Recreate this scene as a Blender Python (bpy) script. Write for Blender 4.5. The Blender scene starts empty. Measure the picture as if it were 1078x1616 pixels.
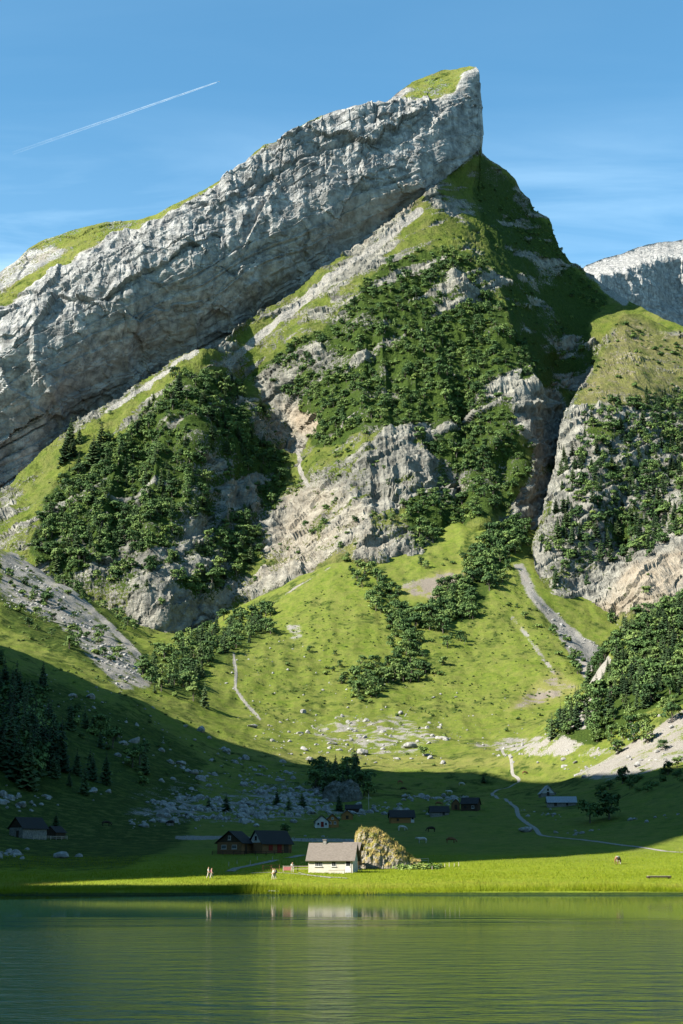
import bpy, bmesh, math, random
import numpy as np
from mathutils import Vector, Matrix, Euler

SC = bpy.context.scene
COL = SC.collection
R = math.radians

# ------------------------------------------------------------------ camera, sky, sun, exposure
FOC, PW, PH, CAMZ = 2400.0, 1078.0, 1616.0, 3.5
PITCH = math.atan(563.0 / FOC)
CP, SP = math.cos(PITCH), math.sin(PITCH)
cam_data = bpy.data.cameras.new('camera')
cam = bpy.data.objects.new('camera', cam_data)
COL.objects.link(cam)
cam.location = (0, 0, CAMZ)
cam.rotation_euler = (math.pi / 2 + PITCH, 0, 0)
cam_data.sensor_fit = 'VERTICAL'
cam_data.sensor_height = 36.0
cam_data.sensor_width = 24.0
cam_data.lens = 36.0 * FOC / PH
cam_data.clip_start = 0.5
cam_data.clip_end = 60000
SC.camera = cam

SUN_EL, SUN_AZ = R(36.0), R(64.0)          # azimuth measured from straight behind the camera towards the left
SUNV = np.array([-math.sin(SUN_AZ) * math.cos(SUN_EL), -math.cos(SUN_AZ) * math.cos(SUN_EL), math.sin(SUN_EL)])
sun_data = bpy.data.lights.new('sun', 'SUN')
sun = bpy.data.objects.new('sun', sun_data)
COL.objects.link(sun)
sun_data.energy = 5.0
sun_data.angle = R(0.4)
sun_data.color = (1.0, 0.93, 0.80)
sun.location = (-400, -200, 900)
sun.rotation_euler = Vector((-SUNV[0], -SUNV[1], -SUNV[2])).to_track_quat('-Z', 'Y').to_euler()

world = bpy.data.worlds.new('World')
SC.world = world
world.use_nodes = True
nt = world.node_tree
nt.nodes.clear()
def N(tree, kind, **kw):
    n = tree.nodes.new(kind)
    for k, v in kw.items():
        setattr(n, k, v)
    return n
w_out = N(nt, 'ShaderNodeOutputWorld')
w_bg = N(nt, 'ShaderNodeBackground')
w_bg.inputs['Strength'].default_value = 0.059
w_sky = N(nt, 'ShaderNodeTexSky', sky_type='NISHITA', sun_disc=False)
w_sky.sun_elevation = SUN_EL
w_sky.sun_rotation = math.atan2(SUNV[0], SUNV[1])
w_sky.altitude = 1150
w_sky.air_density = 1.0
w_sky.dust_density = 0.6
w_sky.ozone_density = 2.0
# thin cirrus: noise over the direction of view, projected onto a high layer
w_tc = N(nt, 'ShaderNodeTexCoord')
w_sep = N(nt, 'ShaderNodeSeparateXYZ')
nt.links.new(w_tc.outputs['Generated'], w_sep.inputs[0])
w_z = N(nt, 'ShaderNodeMath', operation='MAXIMUM'); w_z.inputs[1].default_value = 0.04
nt.links.new(w_sep.outputs['Z'], w_z.inputs[0])
w_dx = N(nt, 'ShaderNodeMath', operation='DIVIDE'); nt.links.new(w_sep.outputs['X'], w_dx.inputs[0]); nt.links.new(w_z.outputs[0], w_dx.inputs[1])
w_dy = N(nt, 'ShaderNodeMath', operation='DIVIDE'); nt.links.new(w_sep.outputs['Y'], w_dy.inputs[0]); nt.links.new(w_z.outputs[0], w_dy.inputs[1])
w_c = N(nt, 'ShaderNodeCombineXYZ'); nt.links.new(w_dx.outputs[0], w_c.inputs[0]); nt.links.new(w_dy.outputs[0], w_c.inputs[1])
w_map = N(nt, 'ShaderNodeMapping'); w_map.inputs['Scale'].default_value = (1.1, 3.4, 1.0); w_map.inputs['Rotation'].default_value = (0, 0, R(14)); w_map.inputs['Location'].default_value = (0.35, 1.9, 0)
nt.links.new(w_c.outputs[0], w_map.inputs[0])
w_n1 = N(nt, 'ShaderNodeTexNoise'); w_n1.inputs['Scale'].default_value = 1.15; w_n1.inputs['Detail'].default_value = 9; w_n1.inputs['Roughness'].default_value = 0.56; w_n1.inputs['Distortion'].default_value = 0.5
nt.links.new(w_map.outputs[0], w_n1.inputs['Vector'])
w_r1 = N(nt, 'ShaderNodeMapRange'); w_r1.inputs[1].default_value = 0.46; w_r1.inputs[2].default_value = 0.78; w_r1.inputs[4].default_value = 0.85
nt.links.new(w_n1.outputs[0], w_r1.inputs[0])
w_tint = N(nt, 'ShaderNodeMixRGB', blend_type='MULTIPLY'); w_tint.inputs[0].default_value = 1.0; w_tint.inputs[2].default_value = (0.80, 1.36, 1.36, 1)
nt.links.new(w_sky.outputs[0], w_tint.inputs[1])
w_el = N(nt, 'ShaderNodeMapRange'); w_el.inputs[1].default_value = 0.34; w_el.inputs[2].default_value = 0.47; w_el.inputs[3].default_value = 1.0; w_el.inputs[4].default_value = 0.04
nt.links.new(w_sep.outputs['Z'], w_el.inputs[0])
w_cl = N(nt, 'ShaderNodeMath', operation='MULTIPLY'); nt.links.new(w_r1.outputs[0], w_cl.inputs[0]); nt.links.new(w_el.outputs[0], w_cl.inputs[1])
w_mix = N(nt, 'ShaderNodeMixRGB'); w_mix.inputs[2].default_value = (4.6, 6.6, 8.2, 1)
w_ve = N(nt, 'ShaderNodeMath', operation='MULTIPLY_ADD'); nt.links.new(w_el.outputs[0], w_ve.inputs[0]); w_ve.inputs[1].default_value = 0.14; nt.links.new(w_cl.outputs[0], w_ve.inputs[2])
nt.links.new(w_ve.outputs[0], w_mix.inputs[0]); nt.links.new(w_tint.outputs[0], w_mix.inputs[1])
nt.links.new(w_mix.outputs[0], w_bg.inputs['Color']); nt.links.new(w_bg.outputs[0], w_out.inputs['Surface'])

SC.view_settings.view_transform = 'Standard'
SC.view_settings.look = 'None'
SC.view_settings.exposure = 1.68
SC.view_settings.gamma = 1.0
SC.view_settings.use_curve_mapping = False
SC.render.engine = 'CYCLES'
SC.cycles.use_denoising = True
SC.cycles.denoiser = 'OPENIMAGEDENOISE'
SC.cycles.denoising_input_passes = 'RGB_ALBEDO_NORMAL'
SC.cycles.max_bounces = 5
SC.cycles.diffuse_bounces = 1
SC.cycles.glossy_bounces = 3
SC.cycles.transparent_max_bounces = 8
SC.cycles.sample_clamp_indirect = 4.0
SC.cycles.volume_bounces = 0

# ------------------------------------------------------------------ small maths
rng = np.random.default_rng(7)
random.seed(7)
TAB = rng.random((64, 64, 64)).astype(np.float32) * 2 - 1
def vnoise(x, y, z):
    x = np.asarray(x, np.float64); y = np.asarray(y, np.float64); z = np.asarray(z, np.float64)
    x, y, z = np.broadcast_arrays(x, y, z)
    xi = np.floor(x).astype(np.int64); yi = np.floor(y).astype(np.int64); zi = np.floor(z).astype(np.int64)
    fx = (x - xi).astype(np.float32); fy = (y - yi).astype(np.float32); fz = (z - zi).astype(np.float32)
    fx = fx * fx * (3 - 2 * fx); fy = fy * fy * (3 - 2 * fy); fz = fz * fz * (3 - 2 * fz)
    x0 = xi & 63; x1 = (xi + 1) & 63; y0 = yi & 63; y1 = (yi + 1) & 63; z0 = zi & 63; z1 = (zi + 1) & 63
    a = TAB[x0, y0, z0] * (1 - fx) + TAB[x1, y0, z0] * fx
    b = TAB[x0, y1, z0] * (1 - fx) + TAB[x1, y1, z0] * fx
    c = TAB[x0, y0, z1] * (1 - fx) + TAB[x1, y0, z1] * fx
    d = TAB[x0, y1, z1] * (1 - fx) + TAB[x1, y1, z1] * fx
    ab = a * (1 - fy) + b * fy
    cd = c * (1 - fy) + d * fy
    return ab * (1 - fz) + cd * fz
def fbm(x, y, z, octs=5, gain=0.5, lac=2.03, ridged=False):
    s = 0; a = 1.0; tot = 0
    for o in range(octs):
        n = vnoise(x + 17.3 * o, y + 9.1 * o, z + 5.7 * o)
        if ridged:
            n = 1 - 2 * np.abs(n)
        s = s + a * n; tot += a; a *= gain; x = x * lac; y = y * lac; z = z * lac
    return s / tot
def sstep(a, b, x):
    t = np.clip((x - a) / (b - a), 0, 1)
    return t * t * (3 - 2 * t)
def unproj(px, py, Y):
    px = np.asarray(px, float); py = np.asarray(py, float); Y = np.asarray(Y, float)
    a = (px - PW / 2) / FOC; b = (PH / 2 - py) / FOC
    t = Y / (CP - b * SP)
    return np.stack([a * t, Y + 0 * t, CAMZ + t * (SP + b * CP)], -1)
def proj(P):
    P = np.asarray(P, float)
    z = P[..., 2] - CAMZ
    dep = P[..., 1] * CP + z * SP
    up = -P[..., 1] * SP + z * CP
    return PW / 2 + FOC * P[..., 0] / dep, PH / 2 - FOC * up / dep
def rbf(pts, vals, ev, smooth=0.0):
    """linear-kernel interpolation of scattered values"""
    pts = np.asarray(pts, float); vals = np.asarray(vals, float)
    n, d = pts.shape
    D = np.sqrt(((pts[:, None] - pts[None]) ** 2).sum(-1))
    A = np.zeros((n + d + 1, n + d + 1))
    A[:n, :n] = -D + smooth * np.eye(n); A[:n, n] = 1; A[:n, n + 1:] = pts
    A[n, :n] = 1; A[n + 1:, :n] = pts.T
    b = np.zeros(n + d + 1); b[:n] = vals
    w = np.linalg.lstsq(A, b, rcond=None)[0]
    ev = np.asarray(ev, float); sh = ev.shape[:-1]; e = ev.reshape(-1, d); out = np.empty(len(e))
    p32 = pts.astype(np.float32); w32 = w[:n].astype(np.float32)
    for i in range(0, len(e), 60000):
        c = e[i:i + 60000]; c32 = c.astype(np.float32)
        acc = np.zeros(len(c), np.float32)
        for k in range(n):
            dx = c32[:, 0] - p32[k, 0]; dy = c32[:, 1] - p32[k, 1]
            acc -= w32[k] * np.sqrt(dx * dx + dy * dy)
        out[i:i + 60000] = acc + w[n] + c @ w[n + 1:]
    return out.reshape(sh)
def seg_dist(px, py, x0, y0, x1, y1):
    dx, dy = x1 - x0, y1 - y0
    t = np.clip(((px - x0) * dx + (py - y0) * dy) / (dx * dx + dy * dy + 1e-9), 0, 1)
    return np.hypot(px - x0 - t * dx, py - y0 - t * dy)
def line_dist(px, py, pts):
    d = np.full(np.shape(px), 1e9)
    for (a, b), (c, e) in zip(pts[:-1], pts[1:]):
        d = np.minimum(d, seg_dist(px, py, a, b, c, e))
    return d
def poly_sd(px, py, poly):
    """signed distance to a polygon, positive inside"""
    ins = np.zeros(np.shape(px), bool)
    n = len(poly)
    for i in range(n):
        x0, y0 = poly[i]; x1, y1 = poly[(i + 1) % n]
        if y0 != y1:
            ins ^= ((y0 > py) != (y1 > py)) & (px < (x1 - x0) * (py - y0) / (y1 - y0) + x0)
    d = line_dist(px, py, list(poly) + [poly[0]])
    return np.where(ins, d, -d)

# ------------------------------------------------------------------ object helpers
def tag(o, label=None, cat=None, group=None, kind=None):
    if label: o['label'] = label
    if cat: o['category'] = cat
    if group: o['group'] = group
    if kind: o['kind'] = kind
    return o
def link(name, mesh, mat=None, parent=None, loc=None, rz=None):
    o = bpy.data.objects.new(name, mesh)
    COL.objects.link(o)
    if mat is not None and mesh is not None:
        mesh.materials.clear(); mesh.materials.append(mat)
    if parent is not None: o.parent = parent
    if loc is not None: o.location = loc
    if rz is not None: o.rotation_euler = (0, 0, rz)
    return o
def empty(name, loc=(0, 0, 0), rz=0.0, scale=1.0):
    o = bpy.data.objects.new(name, None)
    COL.objects.link(o)
    o.location = loc; o.rotation_euler = (0, 0, rz); o.scale = (scale,) * 3
    o.empty_display_size = 0.2
    return o
def np_mesh(name, V, Fq, smooth=False, attrs=None):
    """mesh from an (n,3) array and an (m,4) or (m,3) face array"""
    me = bpy.data.meshes.new(name)
    V = np.ascontiguousarray(V, np.float32); Fq = np.ascontiguousarray(Fq, np.int32)
    k = Fq.shape[1]
    me.vertices.add(len(V)); me.vertices.foreach_set('co', V.ravel())
    me.loops.add(Fq.size); me.loops.foreach_set('vertex_index', Fq.ravel())
    me.polygons.add(len(Fq)); me.polygons.foreach_set('loop_start', np.arange(0, Fq.size, k, dtype=np.int32))
    me.polygons.foreach_set('use_smooth', np.full(len(Fq), smooth, bool))
    me.update(calc_edges=True)
    for an, av in (attrs or {}).items():
        at = me.attributes.new(an, 'FLOAT_COLOR', 'POINT')
        c = np.ones((len(V), 4), np.float32); c[:, :3] = av
        at.data.foreach_set('color', c.ravel())
    return me
def grid_faces(nr, nc):
    i = np.arange(nr * nc).reshape(nr, nc)
    return np.stack([i[:-1, :-1], i[1:, :-1], i[1:, 1:], i[:-1, 1:]], -1).reshape(-1, 4)

# ------------------------------------------------------------------ materials
def new_mat(name):
    m = bpy.data.materials.new(name); m.use_nodes = True
    t = m.node_tree; t.nodes.clear()
    o = N(t, 'ShaderNodeOutputMaterial'); b = N(t, 'ShaderNodeBsdfPrincipled')
    t.links.new(b.outputs[0], o.inputs['Surface'])
    b.inputs['Specular IOR Level'].default_value = 0.03
    b.inputs['Roughness'].default_value = 0.9
    return m, t, b
def pos_noise(t, scale, detail=5, rough=0.55, stretch=(1, 1, 1), src='Position', rot=(0, 0, 0), dist=0.0):
    if src == 'Position':
        g = N(t, 'ShaderNodeNewGeometry').outputs['Position']
    else:
        g = N(t, 'ShaderNodeTexCoord').outputs['Object']
    mp = N(t, 'ShaderNodeMapping'); mp.inputs['Scale'].default_value = stretch; mp.inputs['Rotation'].default_value = rot
    t.links.new(g, mp.inputs[0])
    n = N(t, 'ShaderNodeTexNoise'); n.inputs['Scale'].default_value = scale; n.inputs['Detail'].default_value = detail
    n.inputs['Roughness'].default_value = rough; n.inputs['Distortion'].default_value = dist
    t.links.new(mp.outputs[0], n.inputs['Vector'])
    return n.outputs[0]
def ramp(t, fac, stops):
    r = N(t, 'ShaderNodeValToRGB')
    e = r.color_ramp.elements
    while len(e) < len(stops): e.new(0.5)
    for i, (p, c) in enumerate(stops):
        e[i].position = p; e[i].color = (c[0], c[1], c[2], 1)
    t.links.new(fac, r.inputs[0])
    return r.outputs[0]
def mixc(t, fac, a, b, mode='MIX'):
    m = N(t, 'ShaderNodeMixRGB', blend_type=mode)
    for s, v in ((0, fac), (1, a), (2, b)):
        if isinstance(v, (int, float)): m.inputs[s].default_value = v
        elif isinstance(v, tuple): m.inputs[s].default_value = (v[0], v[1], v[2], 1)
        else: t.links.new(v, m.inputs[s])
    return m.outputs[0]
def mth(t, op, a, b=None, c=None):
    m = N(t, 'ShaderNodeMath', operation=op)
    for s, v in ((0, a), (1, b), (2, c)):
        if v is None: continue
        if isinstance(v, (int, float)): m.inputs[s].default_value = v
        else: t.links.new(v, m.inputs[s])
    return m.outputs[0]
def mrange(t, v, a, b, c=0.0, d=1.0):
    m = N(t, 'ShaderNodeMapRange'); m.inputs[1].default_value = a; m.inputs[2].default_value = b; m.inputs[3].default_value = c; m.inputs[4].default_value = d
    t.links.new(v, m.inputs[0]); return m.outputs[0]
def bump(t, bsdf, h, strength, dist):
    b = N(t, 'ShaderNodeBump'); b.inputs['Strength'].default_value = strength; b.inputs['Distance'].default_value = dist
    t.links.new(h, b.inputs['Height']); t.links.new(b.outputs[0], bsdf.inputs['Normal'])
def terrain_material(name, near):
    """limestone, grass and scree mixed by the ground's own cover (cover: r grass, g scree, b ochre stain or dry grass)"""
    m, t, b = new_mat(name)
    at = N(t, 'ShaderNodeAttribute', attribute_name='cover')
    sp = N(t, 'ShaderNodeSeparateColor'); t.links.new(at.outputs['Color'], sp.inputs[0])
    gw_ = N(t, 'ShaderNodeAttribute', attribute_name='growth')
    gs_ = N(t, 'ShaderNodeSeparateColor'); t.links.new(gw_.outputs['Color'], gs_.inputs[0])
    k = 1.0 if not near else 3.0
    nA = pos_noise(t, 0.012, 6, 0.6); nB = pos_noise(t, 0.11 * k, 7, 0.68); nC = pos_noise(t, 0.55 * k, 4, 0.6)
    streak = pos_noise(t, 0.16, 5, 0.65, (1, 1, 0.10), dist=0.6)
    bedd = pos_noise(t, 0.10, 6, 0.6, (0.12, 0.4, 1.6), rot=(0, R(33), 0), dist=0.8)
    rock = ramp(t, nB, [(0.30, (0.075, 0.077, 0.079)), (0.42, (0.175, 0.175, 0.172)), (0.55, (0.29, 0.288, 0.281)), (0.74, (0.42, 0.416, 0.405))])
    rock = mixc(t, mrange(t, streak, 0.50, 0.68, 0, 0.62), rock, (0.0930, 0.0992, 0.1085))
    rock = mixc(t, mrange(t, bedd, 0.54, 0.66, 0, 0.60), rock, (0.1054, 0.1023, 0.0992))
    big_ = pos_noise(t, 0.022, 5, 0.6, (1, 1, 0.22), dist=0.8)
    rock = mixc(t, mrange(t, big_, 0.48, 0.66, 0, 0.45), rock, (0.105, 0.108, 0.112))
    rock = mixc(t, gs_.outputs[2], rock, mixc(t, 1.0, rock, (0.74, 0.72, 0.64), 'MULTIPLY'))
    warm = mth(t, 'MULTIPLY', sp.outputs[2], mrange(t, nA, 0.38, 0.62))
    rock = mixc(t, mth(t, 'MULTIPLY', warm, 0.75), rock, mixc(t, nB, (0.1984, 0.1488, 0.0992), (0.3100, 0.2604, 0.1984)))
    nD = pos_noise(t, 0.055 * k, 5, 0.65, (1, 0.6, 1))
    grass = ramp(t, nB, [(0.28, (0.026, 0.046, 0.006)), (0.42, (0.058, 0.086, 0.010)), (0.56, (0.088, 0.115, 0.014)), (0.74, (0.125, 0.135, 0.024))])
    grass = mixc(t, mrange(t, nD, 0.42, 0.62, 0, 0.55), grass, (0.105, 0.108, 0.026))
    grass = mixc(t, mth(t, 'MULTIPLY', sp.outputs[2], mrange(t, nC, 0.3, 0.7, 0, 0.85)), grass, (0.185, 0.150, 0.055))
    grass = mixc(t, mrange(t, nC, 0.50, 0.66, 0, 0.55), grass, (0.024, 0.044, 0.007))
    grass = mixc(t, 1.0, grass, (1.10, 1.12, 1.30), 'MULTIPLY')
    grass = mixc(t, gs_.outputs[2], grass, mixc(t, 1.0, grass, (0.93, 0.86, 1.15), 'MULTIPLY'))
    grass = mixc(t, mth(t, 'MULTIPLY', gs_.outputs[1], 0.85), grass, mixc(t, mrange(t, nC, 0.35, 0.7), (0.105, 0.150, 0.011), (0.195, 0.222, 0.020)))
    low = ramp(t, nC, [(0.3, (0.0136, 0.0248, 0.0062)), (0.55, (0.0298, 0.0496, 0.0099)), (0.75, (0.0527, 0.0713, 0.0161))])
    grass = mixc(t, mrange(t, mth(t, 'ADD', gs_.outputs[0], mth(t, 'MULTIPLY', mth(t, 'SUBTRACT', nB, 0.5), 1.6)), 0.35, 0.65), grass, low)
    scree = ramp(t, pos_noise(t, 1.3 * k, 3, 0.7), [(0.32, (0.085, 0.080, 0.072)), (0.48, (0.185, 0.178, 0.162)), (0.66, (0.29, 0.283, 0.265))])
    scree = mixc(t, mth(t, 'MULTIPLY', sp.outputs[2], 0.6), scree, (0.125, 0.095, 0.068))
    jit = mth(t, 'MULTIPLY', mth(t, 'SUBTRACT', mth(t, 'ADD', mth(t, 'MULTIPLY', nC, 0.6), mth(t, 'MULTIPLY', nB, 0.4)), 0.5), 2.2)
    gm = mrange(t, mth(t, 'ADD', sp.outputs[0], jit), 0.42, 0.58)
    sm = mrange(t, mth(t, 'ADD', sp.outputs[1], jit), 0.42, 0.58)
    col = mixc(t, gm, rock, grass)
    col = mixc(t, sm, col, scree)
    t.links.new(col, b.inputs['Base Color'])
    h = mth(t, 'ADD', mth(t, 'MULTIPLY', nB, 1.0), mth(t, 'MULTIPLY', nC, 0.4))
    h = mth(t, 'ADD', h, mth(t, 'MULTIPLY', bedd, mth(t, 'SUBTRACT', 0.5, mth(t, 'MULTIPLY', gm, 0.5))))
    bump(t, b, h, 0.8, 4.0 if not near else 0.8)
    return m
M_MOUNT = terrain_material('mountain_cover', False)
M_GROUND = terrain_material('valley_cover', True)
# ------------------------------------------------------------------ the main mountain: rock slab, forested spurs, gorge
TOP = [(-260, 610), (-150, 520), (-60, 465), (0, 432), (25, 414), (45, 394), (62, 383), (120, 362), (160, 353), (200, 350), (240, 341), (270, 326), (300, 311), (345, 288),
       (370, 268), (388, 256), (402, 240), (415, 230), (440, 222), (465, 206), (490, 192), (530, 176), (545, 174), (560, 168), (605, 166), (628, 147), (650, 131), (668, 124), (685, 117),
       (700, 111), (722, 108), (740, 104), (752, 107), (755, 125), (757, 239), (770, 250), (800, 270), (813, 283), (820, 300), (836, 315), (842, 332), (866, 346), (870, 365), (880, 390),
       (900, 415), (930, 434), (960, 456), (1000, 479), (1040, 500), (1078, 516), (1140, 545), (1260, 600)]
BASE = [(-260, 1000), (-150, 905), (0, 785), (60, 722), (120, 668), (190, 630), (240, 592), (300, 560), (340, 550), (400, 500), (470, 455), (560, 385), (620, 345), (655, 322), (668, 310), (700, 282), (752, 240), (758, 238)]
CL = [(-150, 905, 1280), (0, 785, 1320), (120, 668, 1356), (240, 592, 1392), (340, 550, 1418), (400, 500, 1438), (470, 455, 1444), (560, 385, 1464), (620, 345, 1480), (655, 322, 1490), (668, 310, 1492), (700, 280, 1505), (750, 240, 1535),
      (-150, 620, 1250), (0, 523, 1278), (40, 575, 1286), (82, 608, 1294), (137, 520, 1302), (200, 467, 1320), (260, 425, 1338), (300, 400, 1352), (330, 420, 1368), (400, 456, 1400), (441, 426, 1412), (485, 356, 1420), (541, 326, 1440), (597, 308, 1458), (656, 298, 1482), (700, 255, 1496), (745, 222, 1528),
      (60, 700, 1330), (150, 620, 1350), (220, 560, 1366), (300, 510, 1390), (370, 500, 1412), (0, 650, 1306), (470, 420, 1432), (560, 350, 1455),
      (-150, 590, 1340), (0, 495, 1305), (60, 450, 1330), (90, 430, 1340), (140, 400, 1352), (230, 362, 1372), (260, 345, 1378), (300, 317, 1390), (345, 292, 1402), (385, 262, 1414), (440, 226, 1432), (490, 196, 1450), (530, 180, 1464), (560, 172, 1474), (605, 170, 1490), (650, 167, 1502), (690, 160, 1510), (715, 151, 1516), (728, 128, 1528), (745, 112, 1536), (753, 112, 1542), (754, 160, 1540), (752, 210, 1534),
      (600, 240, 1476), (590, 200, 1484), (640, 230, 1484), (540, 250, 1450), (460, 300, 1420), (350, 350, 1376), (700, 200, 1506),
      (-150, 520, 1420), (0, 432, 1400), (60, 383, 1410), (120, 362, 1418), (200, 350, 1415), (240, 340, 1404), (300, 308, 1396), (345, 286, 1406), (605, 164, 1496), (630, 146, 1545), (650, 130, 1565), (700, 109, 1580), (740, 102, 1572), (752, 105, 1552)]
LO = [(-150, 960, 1150), (0, 800, 1230), (30, 790, 1225), (70, 740, 1245), (120, 690, 1265), (180, 645, 1290), (230, 605, 1312), (280, 570, 1330), (325, 548, 1342), (345, 560, 1350), (400, 505, 1400), (470, 460, 1420), (560, 390, 1442), (620, 350, 1460), (655, 327, 1470),
      (320, 562, 1318), (300, 620, 1258), (310, 700, 1212), (300, 800, 1160), (285, 900, 1112), (250, 990, 1070),
      (30, 830, 1150), (100, 800, 1172), (150, 720, 1228), (200, 660, 1268), (230, 720, 1225), (200, 800, 1165), (180, 900, 1105), (100, 900, 1105), (60, 890, 1100), (20, 860, 1120), (230, 960, 1075), (240, 850, 1120),
      (380, 680, 1290), (400, 650, 1320), (420, 760, 1250), (400, 850, 1190), (380, 930, 1130), (350, 800, 1205),
      (380, 600, 1372), (420, 640, 1360), (460, 680, 1345), (475, 710, 1320), (470, 760, 1265), (450, 830, 1205), (420, 900, 1145), (400, 945, 1110),
      (530, 885, 1096), (600, 897, 1088), (450, 920, 1104), (540, 780, 1170), (500, 740, 1220), (560, 700, 1230), (520, 650, 1275), (600, 600, 1290), (480, 560, 1340), (420, 580, 1372), (560, 480, 1372), (640, 400, 1422), (690, 340, 1462), (735, 378, 1448),
      (680, 480, 1372), (700, 600, 1288), (700, 700, 1228), (690, 800, 1160), (680, 870, 1112), (640, 770, 1180), (640, 660, 1250),
      (738, 560, 1345), (733, 680, 1285), (724, 780, 1222), (716, 850, 1160),
      (770, 600, 1280), (780, 700, 1220), (765, 800, 1150), (760, 835, 1128),
      (760, 400, 1438), (790, 450, 1412), (800, 520, 1348), (812, 590, 1300), (838, 610, 1300), (828, 680, 1240), (812, 760, 1180), (804, 810, 1150), (798, 740, 1225), (795, 800, 1180),
      (850, 680, 1296), (866, 655, 1330), (850, 760, 1240), (843, 820, 1192), (830, 845, 1165), (822, 800, 1186), (880, 690, 1318), (870, 770, 1250),
      (850, 480, 1535), (900, 520, 1550), (880, 570, 1482), (900, 600, 1470), (930, 585, 1472), (840, 400, 1580), (800, 345, 1600), (760, 300, 1572), (720, 302, 1522), (690, 302, 1482), (757, 245, 1542), (752, 262, 1540), (766, 256, 1566), (780, 400, 1475), (800, 270, 1660), (820, 300, 1680), (842, 330, 1680), (870, 365, 1690), (878, 385, 1685), (900, 415, 1690), (930, 432, 1690), (960, 455, 1668), (1000, 478, 1630), (1040, 500, 1562), (1078, 515, 1532), (1140, 545, 1500), (1260, 600, 1450),
      (920, 520, 1562), (950, 500, 1584), (970, 480, 1622), (940, 550, 1515), (985, 500, 1572),
      (-150, 1100, 1120), (0, 1050, 1090), (100, 1050, 1080), (250, 1120, 1062), (400, 1080, 1105), (530, 1030, 1094), (680, 1010, 1108), (820, 960, 1150), (900, 1000, 1160), (1000, 1000, 1250), (1200, 1000, 1300), (1000, 700, 1420), (1200, 700, 1450)]
RS_POLY = [(1300, 575), (1150, 556), (1078, 532), (1040, 512), (1010, 497), (985, 499), (968, 520), (955, 541), (940, 575), (925, 600), (905, 630), (887, 668), (879, 700), (868, 760), (852, 825), (838, 868), (843, 900), (868, 950), (930, 1050), (960, 1120), (960, 1200), (1300, 1250)]
RS = [(990, 500, 1420), (955, 545, 1356), (930, 600, 1292), (900, 640, 1242), (885, 680, 1212), (870, 760, 1160), (850, 830, 1112), (840, 880, 1082), (870, 950, 1042), (930, 1050, 1000),
      (1000, 600, 1290), (1078, 560, 1380), (1040, 520, 1420), (1150, 570, 1400), (1000, 650, 1246), (1078, 650, 1290), (940, 700, 1172), (910, 720, 1175), (1000, 720, 1190), (1060, 720, 1222), (950, 800, 1112), (900, 850, 1086), (1000, 850, 1090), (1040, 820, 1125), (985, 790, 1146), (988, 860, 1112), (962, 920, 1068), (935, 965, 1045),
      (1078, 800, 1112), (1020, 930, 1030), (1078, 900, 1052), (1150, 900, 1040), (1150, 700, 1220), (960, 985, 1030), (1078, 985, 1010), (1078, 1100, 1000), (1150, 1150, 1000), (1300, 900, 1030), (1300, 600, 1400)]
STEP = 1.75
cols = np.unique(np.concatenate([np.arange(-150, 1235, STEP), np.linspace(750, 760, 9)]))
NR = 500
topv = np.interp(cols, [p[0] for p in TOP], [p[1] for p in TOP])
topv = topv + 2.6 * fbm(cols / 14.0, 0.3, 0.7, 4) * np.where((cols > 745) & (cols < 762), 0.2, 1.0)
midv = np.maximum(np.interp(cols, [-150, 0, 300, 600, 690, 770, 800, 900, 1000, 1260], [700, 600, 480, 330, 318, 322, 345, 470, 535, 690]), topv + 30)
NT = 190
t1 = np.linspace(0, 1, NT)[:, None]; t2 = np.linspace(0, 1, NR - NT + 1)[1:, None]
PYg = np.concatenate([topv[None] + (midv - topv)[None] * t1, midv[None] + (1130 - midv)[None] * t2], 0)
PXg = np.broadcast_to(cols[None], PYg.shape).copy()
jit = 5.0 * fbm(PXg / 22.0, PYg / 22.0, 3.3, 4)
base_py = np.interp(PXg, [p[0] for p in BASE], [p[1] for p in BASE], right=-9999)
is_cl = (PYg + jit * 0.6 < base_py)
ev = np.stack([PXg, PYg], -1)
pa = np.array(CL); Ycl = rbf(pa[:, :2], pa[:, 2], ev) + 0.125 * np.clip(650 - PXg, 0, 900)
pa = np.array(LO); Ylo = rbf(pa[:, :2], pa[:, 2], ev)
pa = np.array(RS); Yrs = rbf(pa[:, :2], pa[:, 2], ev)
rs_sd = poly_sd(PXg + jit * 0.5, PYg + jit * 0.5, RS_POLY)
is_rs = rs_sd > 0
Yg = np.where(is_rs, Yrs, np.where(is_cl, Ycl, Ylo))
MV = unproj(PXg, PYg, Yg)

# ---- ground cover on the mountain, region by region
def region(poly, w=6.0, jk=1.0, px=PXg, py=PYg, jx=jit):
    return sstep(-w, w, poly_sd(px, py, poly) + jx * jk)
def strip(pts, half, w=4.0, jk=1.0):
    return sstep(-w, w, half - line_dist(PXg, PYg, pts) + jit * jk)
wX, wY, wZ = MV[..., 0], MV[..., 1], MV[..., 2]
ca, sa = math.cos(R(34)), math.sin(R(34))
al0 = wX * ca + wZ * sa; pe0 = -wX * sa + wZ * ca
patch = fbm(wX / 55, wY / 55, wZ / 55, 5)
patch2 = fbm(wX / 20 + 9, wY / 20, wZ / 13, 5, 0.62)
grass = np.where(is_cl, 0.02, 0.55 + 0.75 * patch + 0.55 * patch2)
grass = np.where(is_rs, 0.48 + 0.7 * patch + 0.55 * patch2, grass)
rim_py = np.interp(PXg, [-150, 0, 60, 90, 140, 190, 230, 260, 300, 345, 385, 560, 605, 650, 690, 715, 728, 745, 760], [585, 492, 452, 430, 402, 380, 368, 353, 325, 297, 255, 160, 168, 166, 160, 152, 128, 112, 100])
gl = sstep(-7, 9, rim_py - PYg + jit * 1.6) * is_cl
grass = np.maximum(grass, gl * (0.72 + 0.5 * patch2))
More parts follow.
